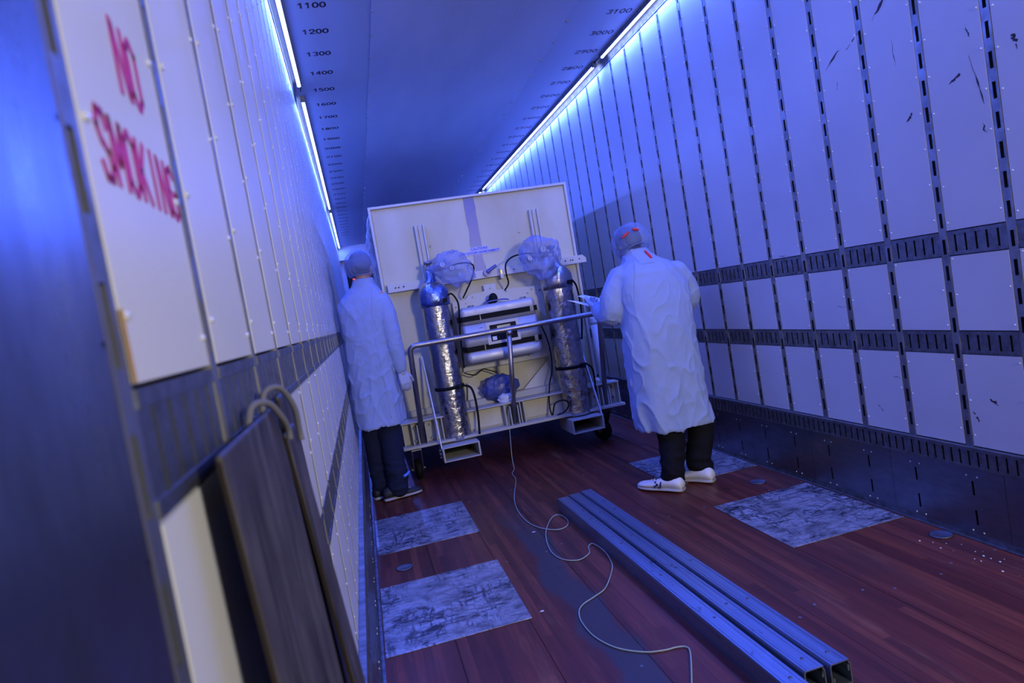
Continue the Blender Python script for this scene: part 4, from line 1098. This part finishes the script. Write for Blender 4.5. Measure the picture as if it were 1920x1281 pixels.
# ---- right person: back to the camera, bent over papers
def right_body():
    mb = MB()
    rings(mb, lerp_rings([(.80, 1.965, 3.86, .15, .11, .35), (.95, 1.965, 3.87, .16, .12, .35), (1.08, 1.98, 3.89, .15, .11, .3), (1.25, 1.985, 3.93, .175, .11, .3), (1.36, 1.98, 3.96, .17, .095, .3), (1.41, 1.97, 3.98, .09, .07, .3)], 3))
    chain(mb, [(1.965, 3.985, 1.38), (1.955, 4.02, 1.47), (1.95, 4.04, 1.52)], [.062, .056, .055])
    head(mb, (1.948, 4.065, 1.545), (-.25, .80, -.50), (-.1, .5, .85), 1.0)
    chain(mb, [(1.90, 3.86, .86), (1.905, 3.83, .50), (1.90, 3.76, .30), (1.858, 3.725, .10)], [.090, .060, .056, .040])
    chain(mb, [(2.05, 3.86, .86), (2.11, 3.86, .50), (2.11, 3.80, .30), (2.070, 3.765, .10)], [.090, .060, .056, .040])
    chain(mb, [(1.858, 3.725, .08), (1.82, 3.78, .055), (1.78, 3.84, .042)], [.028, .020, .016])
    chain(mb, [(2.070, 3.765, .08), (2.04, 3.80, .055), (2.00, 3.86, .042)], [.028, .020, .016])
    chain(mb, [(1.82, 3.95, 1.34), (1.72, 3.95, 1.13), (1.705, 4.16, 1.165)], [.055, .042, .028])
    chain(mb, [(2.17, 3.96, 1.33), (2.25, 3.98, 1.12), (2.02, 4.17, 1.14), (1.90, 4.24, 1.17)], [.055, .042, .030, .028])
    hand(mb, (1.705, 4.165, 1.165), (.0, .97, .1), (.4, 0, .6), -1, .55)
    hand(mb, (1.90, 4.24, 1.17), (-.85, .45, .05), (0, .2, .9), -1, .50)
    o = mb.build('person', M_SKIN); remesh(o, .0058, 3, .5)
    # eyes
    return o
pr = right_body(); tag(pr, 'person in white lab coat, black trousers and white sneakers, bent over papers', 'person', 'people in white coats')
coatR = [(.362, 1.985, 3.86, .248, .20, .12), (.52, 1.966, 3.862, .246, .185, .12), (.70, 1.967, 3.86, .243, .170, .14), (.87, 1.965, 3.862, .238, .165, .14), (1.00, 1.968, 3.868, .234, .160, .15), (1.14, 1.992, 3.89, .240, .155, .18), (1.25, 1.998, 3.915, .245, .148, .2), (1.34, 1.990, 3.94, .225, .138, .22), (1.40, 1.978, 3.962, .172, .118, .22), (1.44, 1.965, 3.98, .108, .088, .22), (1.475, 1.957, 3.998, .082, .078, .2), (1.505, 1.953, 4.010, .078, .076, .2)]
slR = [([(1.815, 3.955, 1.325), (1.745, 3.95, 1.23), (1.715, 3.955, 1.125), (1.700, 4.06, 1.12), (1.705, 4.16, 1.160)], [.088, .084, .082, .066, .046]),
       ([(2.185, 3.955, 1.305), (2.245, 3.965, 1.21), (2.250, 3.985, 1.115), (2.14, 4.10, 1.115), (1.97, 4.20, 1.15)], [.088, .082, .074, .060, .044])]
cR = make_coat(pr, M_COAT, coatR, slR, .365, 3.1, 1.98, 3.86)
# collar band, yoke patch, seams
def on_back(coat, x, z, off=.002):
    """point on the back (camera side) of a coat mesh"""
    best = None
    ok, loc, nrm, idx = coat.ray_cast(Vector((x, 2.5, z)), Vector((0, 1, 0)))
    return (loc + nrm*off) if ok else Vector((x, 3.8, z))
dgx = bpy.context.evaluated_depsgraph_get(); dgx.update()
def seam(coat, pts, r=.0028, nm='seam', m=None, k=8):
    P = catmull([(p[0], 0, p[1]) for p in pts], k); Q = [on_back(coat, p.x, p.z, .0005) for p in P]
    return MB().tube(Q, r, 6).build(nm, m or M_COAT, coat)
seam(cR, [(1.900, 1.455), (1.855, 1.37), (1.815, 1.25), (1.790, 1.10)])
seam(cR, [(2.030, 1.465), (2.105, 1.38), (2.165, 1.28), (2.195, 1.12)])
b = MB(); g0 = []
for i in range(7):
    for j in range(5): g0.append(on_back(cR, 1.905 + .105*i/6, 1.395 + .055*j/4, .0025))
b.add(g0, [(i*5+j, (i+1)*5+j, (i+1)*5+j+1, i*5+j+1) for i in range(6) for j in range(4)], True).build('neck_patch', M_COAT, cR)
pts = []
for i in range(7): pts.append(on_back(cR, 1.985 + .003*i, 1.475 - .009*i, .006))
MB().tube(pts, [.004, .007, .009, .009, .010, .010, .006], 8).build('red_tag', M_RED, cR)
# trousers
def trousers(parent, m, legs, seed, vox=.008, hem=.03):
    mb = MB()
    for pts, rs in legs: chain(mb, pts, rs, 18)
    o = mb.build('trousers', m, parent); remesh(o, vox, 4, .5)
    S = Vector((seed, 0, 0))
    def fn(co, n):
        lo = smoothstep(.38, .10, co.z)
        return (.003 + .012*lo)*(ridge(Vector((co.x*6, co.y*6, co.z*17)) + S)**3 - .45) + .004*noise.noise(co*14 + S)
    displace(o, fn); return o
trousers(pr, M_TROUSER, [([(1.93, 3.86, .80), (1.905, 3.835, .48), (1.902, 3.775, .30), (1.862, 3.732, .15), (1.846, 3.728, .088)], [.125, .090, .082, .074, .076]),
                         ([(2.02, 3.86, .80), (2.125, 3.86, .48), (2.118, 3.80, .30), (2.065, 3.775, .16), (2.066, 3.768, .095)], [.125, .092, .080, .078, .074])], 2)
shoe((1.868, 3.645), (1.690, 3.905), M_SHOEW, M_SOLE, pr, .052, .088, stripes=(-1,))
shoe((2.088, 3.672), (1.935, 3.905), M_SHOEW, M_SOLE, pr, .052, .088)
hr = MB().sphere((1.944, 4.052, 1.565), (.083, .100, .098), 26, 16, Matrix.Rotation(-.35, 4, 'X')).build('hair', M_HAIR, pr)
for args in (((1.705, 4.165, 1.165), (.0, .97, .1), (.4, 0, .6), -1, .55, .0022), ((1.90, 4.24, 1.17), (-.85, .45, .05), (0, .2, .9), -1, .50, .0022)):
    mb = MB(); hand(mb, *args); chain(mb, [Vector(args[0]) - Vector(args[1]).normalized()*.05, Vector(args[0])], [.034, .030], 12)
    g = mb.build('glove', M_GLOVE, pr); remesh(g, .0045, 2, .5)
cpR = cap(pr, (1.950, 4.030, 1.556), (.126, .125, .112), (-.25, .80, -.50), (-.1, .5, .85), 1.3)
for (a, b_) in (((1.855, 3.935, 1.585), (1.895, 3.915, 1.605)), ((1.920, 3.912, 1.620), (1.962, 3.910, 1.618))):
    MB().sphere(((a[0]+b_[0])/2, (a[1]+b_[1])/2, (a[2]+b_[2])/2), (.034 if a[0] < 1.9 else .026, .009, .009), 12, 8, Matrix.Rotation(-.55 if a[0] < 1.9 else .25, 4, 'Y')).build('red_hair_tie', M_RED, cpR)
MB().tube(catmull([(1.868, 3.99, 1.485), (1.89, 3.955, 1.510), (1.945, 3.94, 1.523), (2.0, 3.95, 1.53)], 6), .0035, 6).build('dark_cord', M_RUBBER, pr)
# papers in the hands
def paper(pts, label, up=(0, 0, .0012)):
    o = MB().prism(pts, up).build('paper_sheet', M_PAPER); return tag(o, label, 'paper', 'papers held by the bent person')
paper([(1.546, 4.30, 1.247), (1.650, 4.46, 1.232), (1.800, 4.38, 1.176), (1.715, 4.20, 1.160)], 'white paper sheet held out lowest over the pipe rail')
paper([(1.640, 4.34, 1.262), (1.735, 4.48, 1.262), (1.86, 4.40, 1.205), (1.755, 4.27, 1.190)], 'white paper sheet held just above and behind the lowest one')

# ---- left person: beside the wall, looking in behind the container
def left_body():
    mb = MB()
    rings(mb, lerp_rings([(.88, .205, 5.00, .125, .095, -.5), (1.02, .205, 5.00, .135, .105, -.5), (1.18, .205, 5.0, .125, .095, -.5), (1.38, .215, 5.0, .150, .10, -.5), (1.50, .225, 5.0, .145, .085, -.5), (1.56, .24, 5.0, .075, .065, -.5)], 3))
    chain(mb, [(.24, 5.0, 1.53), (.25, 5.005, 1.61), (.255, 5.01, 1.68)], [.060, .055, .055])
    head(mb, (.255, 5.02, 1.735), (.45, .88, -.10), (0, 0, 1), .98)
    chain(mb, [(.25, 4.99, .92), (.25, 4.98, .52), (.235, 4.975, .10)], [.090, .058, .040])
    chain(mb, [(.15, 5.02, .92), (.125, 5.04, .52), (.115, 5.08, .10)], [.085, .055, .040])
    chain(mb, [(.235, 4.975, .08), (.29, 4.985, .055), (.33, 4.995, .042)], [.028, .020, .016])
    chain(mb, [(.115, 5.08, .08), (.16, 5.12, .055), (.20, 5.145, .042)], [.028, .020, .016])
    chain(mb, [(.345, 4.955, 1.49), (.375, 4.93, 1.20), (.408, 4.925, .935)], [.052, .040, .028])
    chain(mb, [(.095, 5.04, 1.48), (.09, 5.16, 1.25), (.19, 5.18, 1.12)], [.052, .040, .028])
    hand(mb, (.408, 4.925, .930), (.16, .06, -1), (-.3, .9, 0), 1, .28)
    hand(mb, (.19, 5.18, 1.12), (.8, .1, -.2), (0, .3, -.9), 1, .40)
    o = mb.build('person', M_SKIN); remesh(o, .0058, 3, .5); return o
pl = left_body(); tag(pl, 'person in a white lab coat, navy trousers and dark shoes, standing against the left wall', 'person', 'people in white coats')
coatL = [(.560, .198, 4.995, .176, .150, -.1), (.72, .198, 4.995, .178, .140, -.1), (.92, .200, 5.0, .172, .132, -.15), (1.12, .198, 5.0, .170, .126, -.2), (1.28, .205, 5.0, .176, .124, -.25), (1.42, .216, 5.0, .186, .120, -.25), (1.50, .226, 5.0, .170, .108, -.25), (1.555, .236, 5.0, .125, .092, -.25), (1.60, .245, 5.0, .085, .078, -.2), (1.65, .252, 5.005, .076, .074, -.2)]
slL = [([(.345, 4.965, 1.455), (.368, 4.94, 1.34), (.380, 4.93, 1.20), (.395, 4.925, 1.06), (.406, 4.925, .95)], [.082, .078, .068, .056, .042]),
       ([(.100, 5.03, 1.45), (.095, 5.10, 1.33), (.100, 5.15, 1.23), (.17, 5.17, 1.14)], [.075, .070, .064, .045])]
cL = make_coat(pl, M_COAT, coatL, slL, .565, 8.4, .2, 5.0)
dgx = bpy.context.evaluated_depsgraph_get(); dgx.update()
seam(cL, [(.300, 1.57), (.285, 1.48), (.270, 1.38), (.285, 1.26)]); seam(cL, [(.255, 1.22), (.262, 1.05), (.270, .85), (.272, .62)], .003, 'back_seam')
trousers(pl, M_JEANS, [([(.235, 5.0, .88), (.245, 4.985, .55), (.240, 4.978, .30), (.238, 4.975, .085)], [.115, .088, .080, .076]),
                       ([(.160, 5.02, .88), (.125, 5.04, .55), (.118, 5.06, .30), (.115, 5.08, .085)], [.105, .075, .070, .066])], 5)
shoe((.118, 4.955), (.402, 5.015), M_SHOED, M_SOLE, pl, .050, .092)
shoe((.050, 5.05), (.275, 5.19), M_SHOED, M_SOLE, pl, .050, .092)
MB().sphere((.252, 5.005, 1.758), (.083, .099, .096), 26, 16, Matrix.Rotation(-.4, 4, 'Z')).build('hair', M_HAIR, pl)
cap(pl, (.250, 4.990, 1.748), (.114, .118, .116), (.45, .88, -.10), (0, 0, 1), 6.1)
for nm, args in (('glove', ((.408, 4.925, .930), (.16, .06, -1), (-.3, .9, 0), 1, .28, .0022)), ('glove', ((.19, 5.18, 1.12), (.8, .1, -.2), (0, .3, -.9), 1, .40, .0022))):
    mb = MB(); hand(mb, *args); chain(mb, [Vector(args[0]) - Vector(args[1]).normalized()*.06, Vector(args[0])], [.034, .030], 12)
    g = mb.build(nm, M_GLOVE, pl); remesh(g, .0045, 2, .5)
# blue band at the ankle
MB().tube(catmull([(.285, 4.900, .170), (.318, 4.925, .180), (.330, 4.965, .182)], 5), .011, 8).build('ankle_strap', mat('blue_strap', (.10, .25, .75), .5), pl)
# pupils and eyes
for par, c, fwd, up, s_ in ((pr, (1.948, 4.065, 1.545), (-.25, .80, -.50), (-.1, .5, .85), 1.0), (pl, (.255, 5.02, 1.735), (.45, .88, -.10), (0, 0, 1), .98)):
    f_ = Vector(fwd).normalized(); u = Vector(up); u = (u - f_*u.dot(f_)).normalized(); r_ = f_.cross(u); M = Matrix((r_, f_, u)).transposed()
    for sx in (-1, 1):
        e = Vector(c) + M @ Vector((sx*.031*s_, .074*s_, .004*s_))
        ey = MB().sphere(e, .0125*s_, 12, 8).build('eye', M_PLASTICW, par)
        MB().sphere(e + f_*.0085*s_, .0052*s_, 8, 6).build('iris', M_RUBBER, ey)
